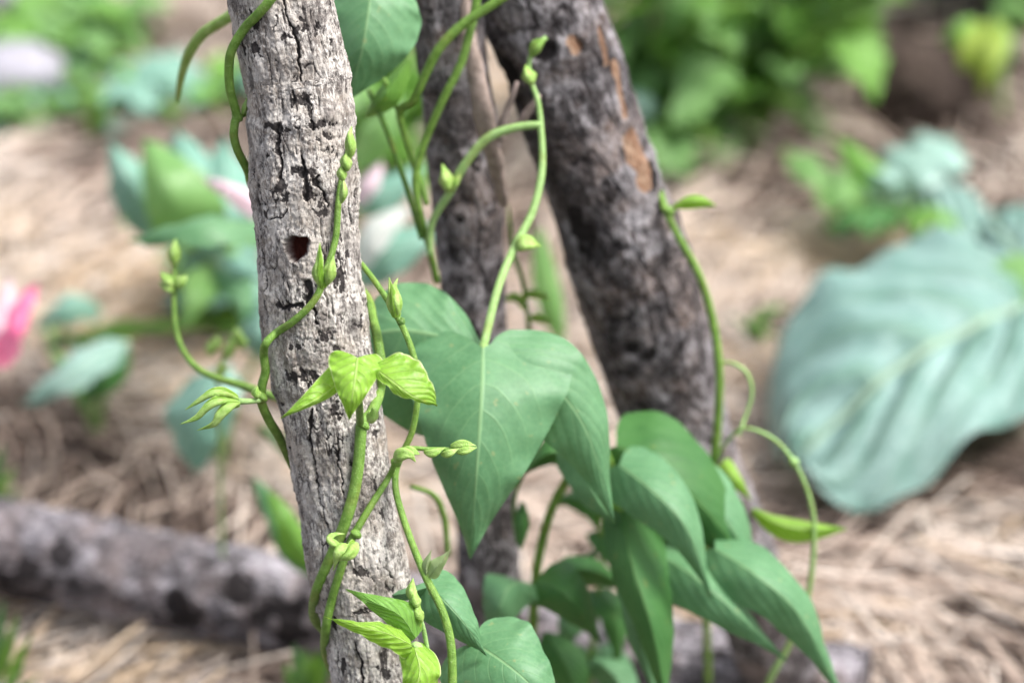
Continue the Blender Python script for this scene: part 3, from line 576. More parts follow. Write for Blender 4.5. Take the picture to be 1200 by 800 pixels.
for q, r in [([(280, 469, 1.256), (262, 461, 1.252), (246, 462, 1.251), (232, 470, 1.252), (217, 480, 1.254)], .0026), ([(280, 472, 1.253), (258, 470, 1.248), (243, 477, 1.247), (230, 489, 1.248), (211, 497, 1.25)], .0026), ([(280, 473, 1.252), (270, 476, 1.247), (258, 486, 1.246), (250, 497, 1.247), (231, 504, 1.25)], .0026)]:
    fold(q, 8.5, p, 'young', 'leaflet', seed=int(q[2][0])); bud(q, r * .7, p, 'curled_edge', ridge=.28, nr=2)
# cluster at the pole's lower right
v = thing('bean_seedling', 'young shoot with yellow green leaves and bud stalk at the foot of the pale pole', 'plant', P(495, 800, 1.27))
stem('stem', [(500, 1000, 1.34), (512, 900, 1.30), (508, 830, 1.27), (505, 790, 1.25), (497, 740, 1.242), (489, 715, 1.238), (484, 690, 1.236)], [.002, .0018, .0014, .0011, .0010], M['stempale'], v, ns=10)
for q in [([(484, 704, 1.236), (482, 693, 1.234), (484, 677, 1.235)], .0024), ([(489, 712, 1.235), (486, 702, 1.233), (487, 690, 1.234)], .0025), ([(494, 728, 1.236), (489, 716, 1.234), (492, 704, 1.235)], .0024)]: bud(q[0], q[1], v)
node(488, 757, 1.235, .003, v, 'stempale')
leaf('leaf', [(482, 755, 1.228), (455, 742, 1.218), (425, 735, 1.213), (379, 722, 1.218)], (-4, -15, .006), (3, 20, .003), M['young'], v, lobe=.0, curl=.25, wav=.14, pk=.04, seed=1)
leaf('leaf', [(487, 747, 1.234), (470, 722, 1.226), (440, 706, 1.222), (404, 689, 1.228)], (16, -16, .006), (-14, 13, .003), M['mid'], v, lobe=.0, curl=.25, wav=.14, seed=5)
leaf('leaf', [(486, 758, 1.23), (492, 785, 1.224), (486, 812, 1.224), (480, 850, 1.235)], (-22, 0, .004), (26, 6, .006), M['young'], v, lobe=.03, curl=.3, wav=.15, pk=.05, seed=8)
leaf('leaf', [(492, 752, 1.24), (504, 772, 1.235), (510, 800, 1.24), (512, 820, 1.25)], (-10, 4, .002), (10, 4, .006), M['young'], v, lobe=.0, curl=.3, wav=.12, seed=11)
v = thing('bean_plant', 'grey green mature leaves spreading at the bottom edge beside the pale pole', 'plant', P(560, 860, 1.32))
stem('stem', [(560, 1050, 1.45), (556, 900, 1.36), (556, 800, 1.31), (552, 755, 1.285), (530, 720, 1.275), (508, 694, 1.275), (500, 688, 1.275)], [.002, .0018, .0014, .0012], M['stem'], v, ns=10)
leaf('leaf', [(500, 684, 1.272), (522, 705, 1.262), (548, 735, 1.262), (570, 768, 1.274)], (22, -22, .01), (-24, 24, .004), M['leaf'], v, lobe=.05, curl=.3, wav=.08, pk=.007, seed=2)
leaf('leaf', [(500, 688, 1.27), (480, 694, 1.268), (460, 697, 1.272), (444, 697, 1.28)], (4, -9, .005), (-2, 9, .004), M['leaf'], v, lobe=.0, curl=.2, wav=.08, nt=24, ns=10)
leaf('leaf', [(556, 753, 1.285), (590, 775, 1.272), (625, 805, 1.268), (668, 850, 1.275)], (42, -42, .012), (-48, 42, -.002), M['leaf'], v, lobe=.08, curl=.25, wav=.08, pk=.03, seed=4)
# ---- the trellis vine with the big heart leaf
v = thing('bean_vine', 'climbing vine carrying the big heart shaped trifoliate leaf in the middle', 'vine', P(566, 406, 1.37))
stem('stem', [(504, 300, 1.40), (506, 262, 1.395), (528, 224, 1.385), (542, 197, 1.38), (570, 163, 1.375), (602, 150, 1.372), (634, 146, 1.37)], [.0016, .0018, .0022, .0023, .0018], M['stempale'], v, ns=10, step=.003)
stem('stem', [(566, 408, 1.34), (584, 336, 1.35), (604, 288, 1.36), (624, 248, 1.365), (635, 200, 1.368), (634, 150, 1.37), (630, 117, 1.37), (622, 95, 1.37), (620, 75, 1.37), (626, 58, 1.368), (640, 44, 1.366)], [.0021, .002, .002, .002, .0019, .0015, .0012, .0013], M['stempale'], v, ns=10, step=.003)
bud([(624, 98, 1.368), (619, 88, 1.365), (616, 76, 1.366)], .0035, v); bud([(622, 66, 1.368), (630, 54, 1.366), (641, 44, 1.366)], .003, v, mat='stem'); bud([(606, 290, 1.36), (612, 286, 1.357), (622, 286, 1.358), (634, 289, 1.36)], .0035, v, 'folded_leaf')
lf = stem('leaf', [(567, 404, 1.339), (566, 410, 1.338), (566, 416, 1.338)], [.0022, .0016], M['stempale'], v, ns=8)
leaf('leaflet', [(566, 408, 1.336), (564, 470, 1.318), (558, 560, 1.315), (551, 656, 1.335)], (-88, -12, .010), (108, -14, .010), M['leaf'], lf, lobe=.07, curl=.18, wav=.05, pk=.007, seed=1, prof='bean')
leaf('leaflet', [(574, 410, 1.338), (632, 436, 1.334), (685, 500, 1.337), (720, 612, 1.35)], (44, -30, .006), (-56, 44, .004), M['leaf'], lf, lobe=.04, curl=.22, wav=.05, pk=.007, seed=3)
leaf('leaflet', [(562, 412, 1.345), (510, 392, 1.348), (450, 388, 1.352), (375, 420, 1.37)], (2, -58, .012), (22, 128, .004), M['leaf'], lf, prof='ovate', lobe=.0, curl=.18, wav=.05, pk=.007, seed=5)
bud([(526, 225, 1.384), (523, 210, 1.38), (518, 192, 1.38)], .0035, v); bud([(528, 224, 1.384), (534, 214, 1.38), (541, 200, 1.38)], .002, v)
# top vines
v = thing('bean_vine', 'pair of crossing vines rising to the top edge in front of the middle pole', 'vine', P(505, 300, 1.41))
stem('stem', [(512, 330, 1.42), (503, 290, 1.405), (492, 250, 1.395), (487, 208, 1.39), (497, 168, 1.385), (520, 115, 1.375), (540, 75, 1.37), (552, 32, 1.367), (560, -5, 1.365), (572, -60, 1.36)], [.0017, .0018, .002, .0022, .0022], M['stem'], v, ns=10, step=.003)
stem('stem', [(500, 240, 1.40), (482, 182, 1.395), (468, 132, 1.385), (484, 118, 1.375), (500, 84, 1.368), (517, 54, 1.363), (545, 27, 1.36), (590, -3, 1.355), (640, -40, 1.35)], [.0015, .0017, .002, .0024, .0023, .0023], M['stem'], v, ns=10, step=.003)
stem('side_shoot', [(494, 280, 1.40), (475, 215, 1.395), (452, 150, 1.385), (432, 105, 1.38)], [.0013, .0015, .0014], M['stemdark'], v, ns=8, step=.003)
stem('side_shoot', [(468, 132, 1.385), (458, 112, 1.38), (450, 92, 1.375)], [.0013, .0012], M['stem'], v, ns=8, step=.003)
leaf('leaf', [(436, -30, 1.345), (432, 10, 1.338), (424, 60, 1.337), (408, 118, 1.35)], (-52, -6, .008), (62, 6, .006), M['leaf'], v, lobe=.06, curl=.3, wav=.06, pk=.007, seed=2, prof='ovate')
leaf('leaf', [(478, 70, 1.38), (462, 95, 1.375), (445, 118, 1.375), (425, 140, 1.39)], (-8, -8, .006), (14, 10, .004), M['mid'], v, lobe=.0, curl=.3, wav=.06, prof='lance')
v = thing('bean_vine', 'short blurred green shoot with yellowish leaflets seen between the two dark poles', 'vine', P(620, 400, 1.5))
stem('stem', [(628, 470, 1.52), (620, 388, 1.50), (613, 332, 1.49), (602, 298, 1.48), (598, 262, 1.475)], [.0016, .0015, .0012], M['stem'], v, ns=8, step=.004)
for a, b in [((612, 345), (646, 350)), ((616, 362), (600, 345)), ((618, 372), (648, 380)), ((600, 270), (596, 240)), ((616, 350), (588, 352))]:
    m_ = ((a[0] + b[0]) / 2, (a[1] + b[1]) / 2 - 3, 1.482); leaf('leaflet', [(*a, 1.49), m_, (*b, 1.485)], (0, -6, .004), (0, 6, .004), M['young'], v, prof='lance', lobe=0, nt=14, ns=6, curl=.3)
leaf('leaf', [(634, 270, 1.85), (642, 320, 1.845), (652, 370, 1.85), (662, 415, 1.87)], (-17, 4, .0), (15, 2, .01), M['bush'], v, lobe=.02, prof='lance', curl=.3, nt=20, ns=8)
# left blurred shoot
v = thing('bean_vine', 'blurred thin shoot with small knots standing free left of the pale pole', 'vine', P(320, 470, 1.4))
stem('stem', [(350, 475, 1.36), (294, 455, 1.385), (240, 437, 1.40), (216, 413, 1.41), (205, 380, 1.412), (204, 335, 1.415), (205, 282, 1.42)], [.002, .002, .0017, .0014, .0010], M['stem'], v, ns=10, step=.003)
for q, r in [([(204, 312, 1.416), (204, 296, 1.413), (206, 280, 1.415)], .0032), ([(204, 336, 1.415), (196, 328, 1.412), (188, 318, 1.414)], .0028), ([(205, 334, 1.415), (213, 330, 1.412), (219, 322, 1.414)], .003), ([(204, 340, 1.415), (197, 338, 1.412), (186, 330, 1.414)], .002)]: bud(q, r, v, mat='bud')
v = thing('bean_vine', 'out of focus arching vine at the top left of the pale pole', 'vine', P(300, 10, 1.38))
stem('stem', [(330, -20, 1.34), (290, 6, 1.35), (262, 24, 1.36), (238, 40, 1.37), (222, 62, 1.38), (213, 88, 1.395), (208, 118, 1.42)], [.0026, .0028, .0028, .0026, .002, .0012], M['bud'], v, ns=10, step=.003)
v = thing('bud_cluster', 'soft blurred cluster of pale green buds low to the left of the pale pole', 'plant', P(262, 470, 1.6))
stem('stem', [(262, 700, 1.8), (258, 560, 1.68), (256, 450, 1.56), (262, 420, 1.55), (274, 396, 1.55)], [.0016, .0012], M['stempale'], v, ns=8, step=.005)
for (x, y) in [(245, 408), (252, 402), (276, 392), (282, 400), (270, 404), (258, 432), (254, 440), (266, 412)]: bud([(x, y + 6, 1.55), (x + 2, y, 1.545), (x + 1, y - 9, 1.55)], .0032, v)
# right vine
v = thing('bean_vine', 'green vine running down the right edge of the thick leaning pole', 'vine', P(838, 545, 1.5))
stem('stem', [(640, 20, 1.50), (700, 90, 1.51), (745, 150, 1.505), (766, 198, 1.47), (778, 240, 1.445), (792, 272, 1.445), (820, 324, 1.45), (836, 380, 1.46), (843, 436, 1.465), (841, 496, 1.475), (836, 545, 1.485), (826, 640, 1.52), (830, 800, 1.62)], [.0012, .0016, .0019, .0022, .0023, .0022, .002], M['stem'], v, ns=10, step=.003)
node(781, 246, 1.443, .004, v)
leaf('leaf', [(788, 243, 1.443), (805, 237, 1.437), (822, 236, 1.437), (840, 241, 1.442)], (0, -8, .004), (0, 9, .004), M['young'], v, prof='lance', lobe=0, nt=18, ns=8, curl=.4)
stem('side_shoot', [(843, 424, 1.466), (860, 426, 1.462), (876, 438, 1.46), (881, 462, 1.462), (872, 492, 1.465), (866, 510, 1.46)], [.0009, .001, .001, .0008], M['stempale'], v, ns=8, step=.003)
stem('side_shoot', [(838, 545, 1.485), (850, 520, 1.47), (872, 502, 1.46), (906, 514, 1.455), (932, 544, 1.455), (950, 588, 1.46), (954, 632, 1.465), (946, 700, 1.475), (924, 756, 1.485), (898, 806, 1.50), (870, 900, 1.55)], [.0009, .0010, .0013, .0016, .002, .0022], M['stempale'], v, ns=10, step=.003)
node(930, 541, 1.453, .0026, v, 'stempale')
leaf('leaf', [(846, 542, 1.475), (856, 556, 1.468), (868, 570, 1.468), (882, 588, 1.475)], (8, -8, .004), (-9, 8, .004), M['young'], v, prof='bean', lobe=0, nt=20, ns=8, curl=.3)
leaf('leaf', [(882, 596, 1.47), (905, 610, 1.463), (940, 619, 1.463), (994, 619, 1.47)], (4, -12, .01), (-4, 15, .004), M['young'], v, prof='lance', lobe=0, nt=24, ns=8, curl=.3)
leaf('leaf', [(836, 552, 1.48), (828, 545, 1.475), (820, 540, 1.475)], (0, -8, .004), (2, 8, .004), M['young'], v, prof='lance', lobe=0, nt=14, ns=6, curl=.3)
# hanging mature leaves right of centre
v = thing('bean_plant', 'dense cluster of large drooping green leaves in front of the thick leaning pole', 'plant', P(800, 900, 1.6))
stem('stem', [(780, 1000, 1.68), (770, 860, 1.56), (765, 760, 1.48), (752, 680, 1.455), (735, 610, 1.44), (722, 560, 1.43), (700, 500, 1.42)], [.0024, .0022, .0018, .0014], M['stem'], v, ns=10, step=.003)
stem('petiole', [(752, 672, 1.455), (772, 668, 1.445), (800, 660, 1.435), (842, 648, 1.425)], [.0014, .0014], M['stem'], v, ns=8, step=.003)
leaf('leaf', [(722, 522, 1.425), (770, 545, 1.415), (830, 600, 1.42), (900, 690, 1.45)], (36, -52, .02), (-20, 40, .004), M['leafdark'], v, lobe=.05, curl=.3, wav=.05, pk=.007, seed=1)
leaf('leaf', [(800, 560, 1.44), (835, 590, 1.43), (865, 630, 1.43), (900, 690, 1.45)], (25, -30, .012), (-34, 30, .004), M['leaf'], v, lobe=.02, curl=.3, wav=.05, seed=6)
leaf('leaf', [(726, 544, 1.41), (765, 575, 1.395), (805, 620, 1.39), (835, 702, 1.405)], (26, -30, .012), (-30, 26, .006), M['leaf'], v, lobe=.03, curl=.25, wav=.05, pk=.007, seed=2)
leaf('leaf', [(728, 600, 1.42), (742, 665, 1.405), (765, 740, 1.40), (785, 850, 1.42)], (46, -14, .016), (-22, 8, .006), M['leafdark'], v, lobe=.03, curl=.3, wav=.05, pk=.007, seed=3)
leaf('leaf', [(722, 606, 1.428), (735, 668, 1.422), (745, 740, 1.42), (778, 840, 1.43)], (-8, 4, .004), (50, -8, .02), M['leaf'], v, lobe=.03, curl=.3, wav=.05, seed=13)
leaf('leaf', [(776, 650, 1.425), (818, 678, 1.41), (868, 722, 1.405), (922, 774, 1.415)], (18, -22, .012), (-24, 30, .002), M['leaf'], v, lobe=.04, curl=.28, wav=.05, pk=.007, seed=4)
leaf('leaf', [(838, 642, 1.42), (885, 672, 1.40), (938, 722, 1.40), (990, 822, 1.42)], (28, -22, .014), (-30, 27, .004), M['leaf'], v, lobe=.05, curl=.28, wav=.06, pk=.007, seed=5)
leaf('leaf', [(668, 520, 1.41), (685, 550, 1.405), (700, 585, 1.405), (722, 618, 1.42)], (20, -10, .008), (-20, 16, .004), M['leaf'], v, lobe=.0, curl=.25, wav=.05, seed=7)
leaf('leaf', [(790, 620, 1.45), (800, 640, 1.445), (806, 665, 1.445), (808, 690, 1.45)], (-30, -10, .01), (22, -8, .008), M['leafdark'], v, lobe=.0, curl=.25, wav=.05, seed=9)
v = thing('bean_plant', 'small dark leaved shoot low between the middle pole and the drooping leaves', 'plant', P(628, 820, 1.55))
stem('stem', [(620, 960, 1.62), (622, 800, 1.54), (626, 700, 1.49), (632, 650, 1.475), (645, 600, 1.46), (664, 562, 1.45), (676, 545, 1.44)], [.0024, .0026, .0027, .0022], M['stem'], v, ns=10, step=.003)
stem('petiole', [(606, 635, 1.47), (602, 600, 1.46), (606, 570, 1.45), (618, 545, 1.445)], [.001, .0012], M['stemdark'], v, ns=8, step=.003)
stem('petiole', [(525, 650, 1.43), (520, 605, 1.42), (508, 580, 1.41), (482, 570, 1.40)], [.0014, .0017, .0015, .0012], M['stem'], v, ns=8, step=.003)
leaf('leaf', [(628, 686, 1.46), (600, 684, 1.44), (585, 712, 1.435), (570, 752, 1.45)], (-34, -14, .01), (34, 22, .01), M['leaf'], v, lobe=.0, curl=.3, wav=.06, pk=.007, seed=1)
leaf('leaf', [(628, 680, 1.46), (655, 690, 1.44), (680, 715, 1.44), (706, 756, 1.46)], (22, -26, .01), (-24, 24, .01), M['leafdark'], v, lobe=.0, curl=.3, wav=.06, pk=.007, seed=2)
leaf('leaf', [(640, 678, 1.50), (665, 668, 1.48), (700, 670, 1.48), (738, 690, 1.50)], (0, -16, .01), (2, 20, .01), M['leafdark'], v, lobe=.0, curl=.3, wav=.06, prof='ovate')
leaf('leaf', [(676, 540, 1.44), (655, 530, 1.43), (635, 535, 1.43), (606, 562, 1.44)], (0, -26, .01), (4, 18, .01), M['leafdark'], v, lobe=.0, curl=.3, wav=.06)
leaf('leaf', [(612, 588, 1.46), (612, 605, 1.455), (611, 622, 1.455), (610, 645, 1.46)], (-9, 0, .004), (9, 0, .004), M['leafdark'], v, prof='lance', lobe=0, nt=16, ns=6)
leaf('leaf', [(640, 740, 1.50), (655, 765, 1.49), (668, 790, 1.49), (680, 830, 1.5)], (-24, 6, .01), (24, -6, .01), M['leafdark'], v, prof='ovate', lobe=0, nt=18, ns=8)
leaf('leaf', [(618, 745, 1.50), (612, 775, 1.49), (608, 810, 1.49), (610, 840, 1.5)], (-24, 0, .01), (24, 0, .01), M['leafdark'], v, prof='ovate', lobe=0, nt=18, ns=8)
leaf('leaf', [(695, 770, 1.52), (710, 782, 1.51), (725, 800, 1.51), (735, 840, 1.5)], (-22, 6, .01), (24, -6, .01), M['leaf'], v, prof='ovate', lobe=0, nt=18, ns=8)
leaf('leaf', [(500, 392, 1.42), (470, 372, 1.42), (445, 350, 1.43)], (0, -10, .01), (0, 10, .01), M['leaf'], v, prof='lance', lobe=0, nt=16, ns=6) if False else None

v = thing('bean_plant', 'shaded undergrowth of bean leaves beneath the big heart shaped leaf', 'plant', P(690, 900, 1.66))
stem('stem', [(690, 1000, 1.70), (686, 860, 1.63), (692, 780, 1.59), (700, 700, 1.565), (706, 640, 1.55), (700, 600, 1.545)], [.0024, .002, .0014], M['stem'], v, ns=8, step=.004)
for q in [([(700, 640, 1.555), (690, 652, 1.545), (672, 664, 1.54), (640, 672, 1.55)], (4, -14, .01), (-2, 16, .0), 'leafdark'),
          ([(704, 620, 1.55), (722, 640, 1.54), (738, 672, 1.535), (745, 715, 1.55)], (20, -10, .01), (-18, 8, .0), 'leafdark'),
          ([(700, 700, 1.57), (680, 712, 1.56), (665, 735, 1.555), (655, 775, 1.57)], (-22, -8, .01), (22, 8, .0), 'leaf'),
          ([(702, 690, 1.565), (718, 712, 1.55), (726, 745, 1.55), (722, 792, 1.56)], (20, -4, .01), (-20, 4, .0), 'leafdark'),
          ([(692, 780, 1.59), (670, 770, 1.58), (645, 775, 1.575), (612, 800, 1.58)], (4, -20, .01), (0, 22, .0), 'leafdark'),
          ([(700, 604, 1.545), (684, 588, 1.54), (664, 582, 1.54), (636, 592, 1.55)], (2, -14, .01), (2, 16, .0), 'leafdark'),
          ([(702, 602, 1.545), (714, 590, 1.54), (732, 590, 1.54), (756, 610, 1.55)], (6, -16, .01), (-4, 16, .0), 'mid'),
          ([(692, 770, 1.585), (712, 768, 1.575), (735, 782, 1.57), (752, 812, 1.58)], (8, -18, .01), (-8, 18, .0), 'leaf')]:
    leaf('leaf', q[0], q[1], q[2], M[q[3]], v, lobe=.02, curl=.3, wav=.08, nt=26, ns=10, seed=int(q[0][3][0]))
# ------------------------------------------------------------------ background plants
def gplant(name, label, cat, root, leaves, smat='stempale', sr=.0035, group=None):
    """root (px,py) on the ground; leaves: (midrib pixels, L, R, material, options)"""
    g = G(*root); g[2] = float(gh(np.array([g[0]]), np.array([g[1]]))[0]); v = thing(name, label, cat, g, group)
    for lv in leaves:
        b = P(*lv[0][0]); kw = dict(nt=22, ns=9, lobe=.03, curl=.25, wav=.10); kw.update(lv[4] if len(lv) > 4 else {})
        midp = (g + b) / 2 + np.array([0, 0, .015])
        V, F = tube_mesh([g, midp, b], [sr, sr * .8, sr * .5], 8, .006); mesh_obj('petiole', V, F, M[smat], v)
        leaf('leaf', lv[0], lv[1], lv[2], M[lv[3]], v, **kw)
    return v
# big cabbage, right
cb = dict(nt=60, ns=30, prof='cab', lobe=.05, curl=.15, wav=.08, pk=.11, wn_=2, pn=5)
gplant('cabbage', 'large blue green cabbage with one huge veined outer leaf at the right', 'cabbage', (1265, 520), [
    ([(1225, 352, 2.08), (1140, 384, 2.0), (1045, 436, 1.955), (926, 548, 1.93)], (-76, -112, .12), (58, 98, -.03), 'cabbage', cb),
    ([(1250, 420, 2.15), (1225, 350, 2.13), (1195, 300, 2.15), (1160, 255, 2.2)], (-50, 50, .02), (85, -45, .05), 'cabbage', dict(cb, seed=3)),
    ([(1255, 430, 2.10), (1225, 380, 2.06), (1195, 340, 2.06), (1160, 310, 2.09)], (-30, 30, .02), (40, -30, .02), 'bush', dict(cb, seed=5, nt=30, ns=14)),
    ([(1255, 400, 2.25), (1180, 320, 2.25), (1120, 280, 2.25), (1085, 225, 2.28)], (-40, 30, .02), (45, -32, .04), 'cabbage', dict(cb, seed=8)),
    ([(1260, 480, 2.05), (1300, 440, 2.0), (1380, 420, 1.95), (1450, 470, 1.95)], (0, -110, .1), (0, 110, -.1), 'cabbage', dict(cb, seed=9))], sr=.007)
gplant('kale_plant', 'pale waxy leaved plant growing behind the big cabbage', 'plant', (1045, 262), [
    ([(1040, 235, 2.38), (1060, 205, 2.36), (1085, 185, 2.36), (1118, 160, 2.38)], (-38, -20, .03), (30, 24, -.02), 'pale', dict(prof='round', wav=.2)),
    ([(1030, 245, 2.38), (1000, 225, 2.34), (965, 205, 2.33), (920, 175, 2.35)], (14, -22, .02), (-12, 22, -.02), 'bush', dict(wav=.2, prof='ovate')),
    ([(1035, 240, 2.36), (1025, 215, 2.31), (1005, 190, 2.31), (975, 160, 2.33)], (-20, 8, .02), (26, -4, .02), 'mid', dict(wav=.2, prof='ovate')),
    ([(1030, 245, 2.34), (1010, 232, 2.29), (990, 222, 2.27), (958, 228, 2.28)], (4, -22, .03), (-4, 20, -.02), 'bush', dict(wav=.2, prof='ovate')),
    ([(1045, 236, 2.33), (1032, 222, 2.28), (1040, 212, 2.27), (1020, 200, 2.28)], (-16, 10, .02), (22, 4, .02), 'pale', dict(wav=.25, prof='round')),
    ([(1060, 250, 2.30), (1030, 246, 2.26), (1000, 252, 2.24), (968, 262, 2.25)], (4, -14, .03), (-4, 18, -.02), 'leafdark', dict(wav=.2, prof='ovate')),
    ([(1060, 250, 2.30), (1085, 246, 2.26), (1110, 256, 2.24), (1130, 290, 2.24)], (4, -18, .03), (-14, 12, -.02), 'mid', dict(wav=.2, prof='ovate'))])
gplant('weed_plant', 'low mossy green weed on the straw left of the big cabbage', 'plant', (880, 392), [
    ([(885, 388, 2.17), (890, 372, 2.15), (905, 362, 2.14), (925, 358, 2.15)], (-4, -12, .01), (4, 12, 0), 'bush'),
    ([(885, 388, 2.17), (870, 378, 2.15), (862, 372, 2.15), (850, 372, 2.15)], (-4, -9, .01), (4, 9, 0), 'leafdark'),
    ([(885, 390, 2.17), (895, 388, 2.13), (908, 390, 2.12), (922, 396, 2.12)], (-4, -9, .01), (4, 9, 0), 'bush')])
# left side plants
gplant('broad_leaved_plant', 'blurred plant with broad blue green and bright green leaves left of the pale pole', 'plant', (240, 330), [
    ([(215, 285, 2.0), (180, 250, 1.98), (152, 215, 1.97), (128, 165, 1.98)], (-26, 18, .01), (36, -16, .02), 'blue', dict(prof='ovate')),
    ([(230, 290, 1.98), (210, 255, 1.94), (192, 215, 1.93), (168, 160, 1.96)], (-30, 20, .01), (56, -12, .01), 'bush', dict(prof='ovate')),
    ([(240, 300, 2.02), (228, 250, 1.99), (222, 205, 1.99), (205, 150, 2.02)], (-40, 8, .02), (50, 4, .01), 'blue', dict(prof='ovate')),
    ([(245, 300, 1.98), (262, 255, 1.96), (268, 215, 1.98), (262, 160, 2.02)], (-40, 0, .01), (40, 0, .02), 'blue', dict(prof='ovate')),
    ([(320, 268, 1.68), (275, 262, 1.66), (225, 262, 1.65), (152, 281, 1.67)], (2, -14, .02), (2, 20, -.01), 'leaf', dict(prof='ovate')),
    ([(250, 310, 1.98), (240, 330, 1.92), (228, 350, 1.90), (212, 385, 1.90)], (-26, -6, .01), (26, 8, .01), 'bush', dict(prof='ovate')),
    ([(255, 310, 1.98), (272, 330, 1.92), (282, 350, 1.90), (290, 390, 1.90)], (-26, -2, .01), (30, 0, .01), 'leaf', dict(prof='ovate')),
    ([(250, 305, 1.98), (262, 315, 1.92), (290, 320, 1.90), (320, 330, 1.90)], (-6, -20, .01), (0, 22, .01), 'blue', dict(prof='ovate'))])
gplant('lily_plant', 'plant bearing pale pink and white petals mostly hidden behind the pale pole', 'flower', (400, 420), [
    ([(330, 268, 1.75), (300, 240, 1.74), (270, 220, 1.73), (236, 208, 1.74)], (4, -10, .01), (-6, 14, 0), 'palepink', dict(prof='ovate')),
    ([(418, 310, 1.85), (430, 285, 1.84), (450, 262, 1.84), (484, 240, 1.85)], (-12, -14, .01), (10, 16, 0), 'white', dict(prof='ovate')),
    ([(415, 240, 1.85), (425, 222, 1.84), (435, 208, 1.84), (448, 188, 1.85)], (-10, -4, .01), (10, 6, 0), 'palepink', dict(prof='ovate')),
    ([(420, 330, 1.88), (450, 300, 1.87), (475, 285, 1.87), (520, 262, 1.88)], (-10, -24, .01), (10, 24, 0), 'blue', dict(prof='ovate')),
    ([(420, 200, 1.88), (440, 160, 1.87), (450, 140, 1.87), (470, 105, 1.88)], (-24, -4, .01), (20, 4, 0), 'bush', dict(prof='ovate')),
    ([(410, 240, 1.88), (440, 230, 1.87), (470, 215, 1.87), (500, 190, 1.88)], (-4, -20, .01), (4, 20, 0), 'blue', dict(prof='ovate'))])
gplant('lily_flower', 'bright pink flower with pointed petals cut by the left edge', 'flower', (-20, 470), [
    ([(-8, 428, 1.86), (5, 395, 1.85), (22, 360, 1.85), (44, 330, 1.87)], (-11, -8, .01), (14, 10, 0), 'pink', dict(prof='ovate')),
    ([(-14, 425, 1.86), (-5, 390, 1.85), (3, 360, 1.86), (12, 322, 1.88)], (-14, -4, .01), (14, 4, 0), 'palepink', dict(prof='ovate')),
    ([(-14, 430, 1.85), (2, 408, 1.83), (12, 385, 1.82), (26, 352, 1.83)], (-12, -8, .01), (14, 12, 0), 'pink', dict(prof='ovate')),
    ([(-14, 430, 1.85), (-25, 400, 1.83), (-40, 375, 1.82), (-62, 345, 1.84)], (-12, 8, .01), (14, -8, 0), 'pink', dict(prof='ovate')),
    ([(-14, 430, 1.84), (-22, 418, 1.80), (-35, 412, 1.79), (-60, 420, 1.80)], (0, -14, .01), (0, 14, 0), 'palepink', dict(prof='ovate'))])
gplant('broad_leaved_plant', 'plant with a long pale waxy leaf bent over the straw at the left', 'plant', (110, 505), [
    ([(148, 400, 1.95), (110, 415, 1.93), (72, 440, 1.92), (25, 474, 1.93)], (-8, -18, .02), (10, 20, 0), 'pale', dict(prof='ovate')),
    ([(148, 400, 1.96), (138, 425, 1.95), (120, 450, 1.94), (90, 475, 1.95)], (-18, -8, .01), (14, 10, .01), 'leafdark', dict(prof='ovate')),
    ([(100, 470, 1.98), (80, 445, 1.97), (72, 425, 1.97), (55, 405, 1.98)], (-12, 4, .01), (12, -2, .01), 'bush', dict(prof='ovate')),
    ([(98, 480, 2.05), (95, 440, 2.06), (100, 420, 2.07), (110, 395, 2.08)], (-12, 4, .01), (12, -2, .01), 'mid', dict(prof='ovate'))])
gplant('broad_leaved_plant', 'blue green blurred leaves beside the pink flower', 'plant', (55, 400), [
    ([(118, 362, 2.1), (95, 355, 2.08), (70, 360, 2.07), (38, 385, 2.08)], (-2, -16, .02), (4, 18, 0), 'blue', dict(prof='ovate')),
    ([(60, 402, 2.1), (75, 395, 2.07), (90, 398, 2.07), (112, 412, 2.08)], (2, -8, .02), (0, 8, 0), 'leafdark', dict(prof='ovate')),
    ([(62, 402, 2.1), (110, 385, 2.07), (160, 378, 2.06), (240, 380, 2.05)], (2, -8, .02), (0, 12, 0), 'mid', dict(prof='lance'))])
gplant('broad_leaved_plant', 'single rounded blue green leaf low on the straw left of the pale pole', 'plant', (255, 545), [
    ([(262, 430, 1.83), (240, 462, 1.82), (225, 500, 1.82), (228, 556, 1.84)], (-40, -4, .02), (38, 6, 0), 'blue', dict(prof='ovate')),
    ([(300, 420, 1.9), (298, 400, 1.88), (302, 380, 1.88), (312, 340, 1.9)], (-22, -4, .02), (30, 6, 0), 'blue', dict(prof='ovate'))])
gplant('strap_leaved_plant', 'dark green strap leaves rising just left of the pale pole above the log', 'plant', (392, 712), [
    ([(372, 672, 1.72), (350, 640, 1.69), (328, 600, 1.68), (296, 556, 1.70)], (8, -12, .01), (-15, 17, 0), 'leaf', dict(prof='lance')),
    ([(380, 670, 1.70), (352, 640, 1.67), (334, 605, 1.66), (312, 570, 1.67)], (15, -8, .01), (-15, 10, 0), 'mid', dict(prof='lance')),
    ([(370, 560, 1.75), (345, 530, 1.73), (325, 512, 1.73), (300, 496, 1.75)], (4, -7, .01), (-4, 8, 0), 'leafdark', dict(prof='lance'))])
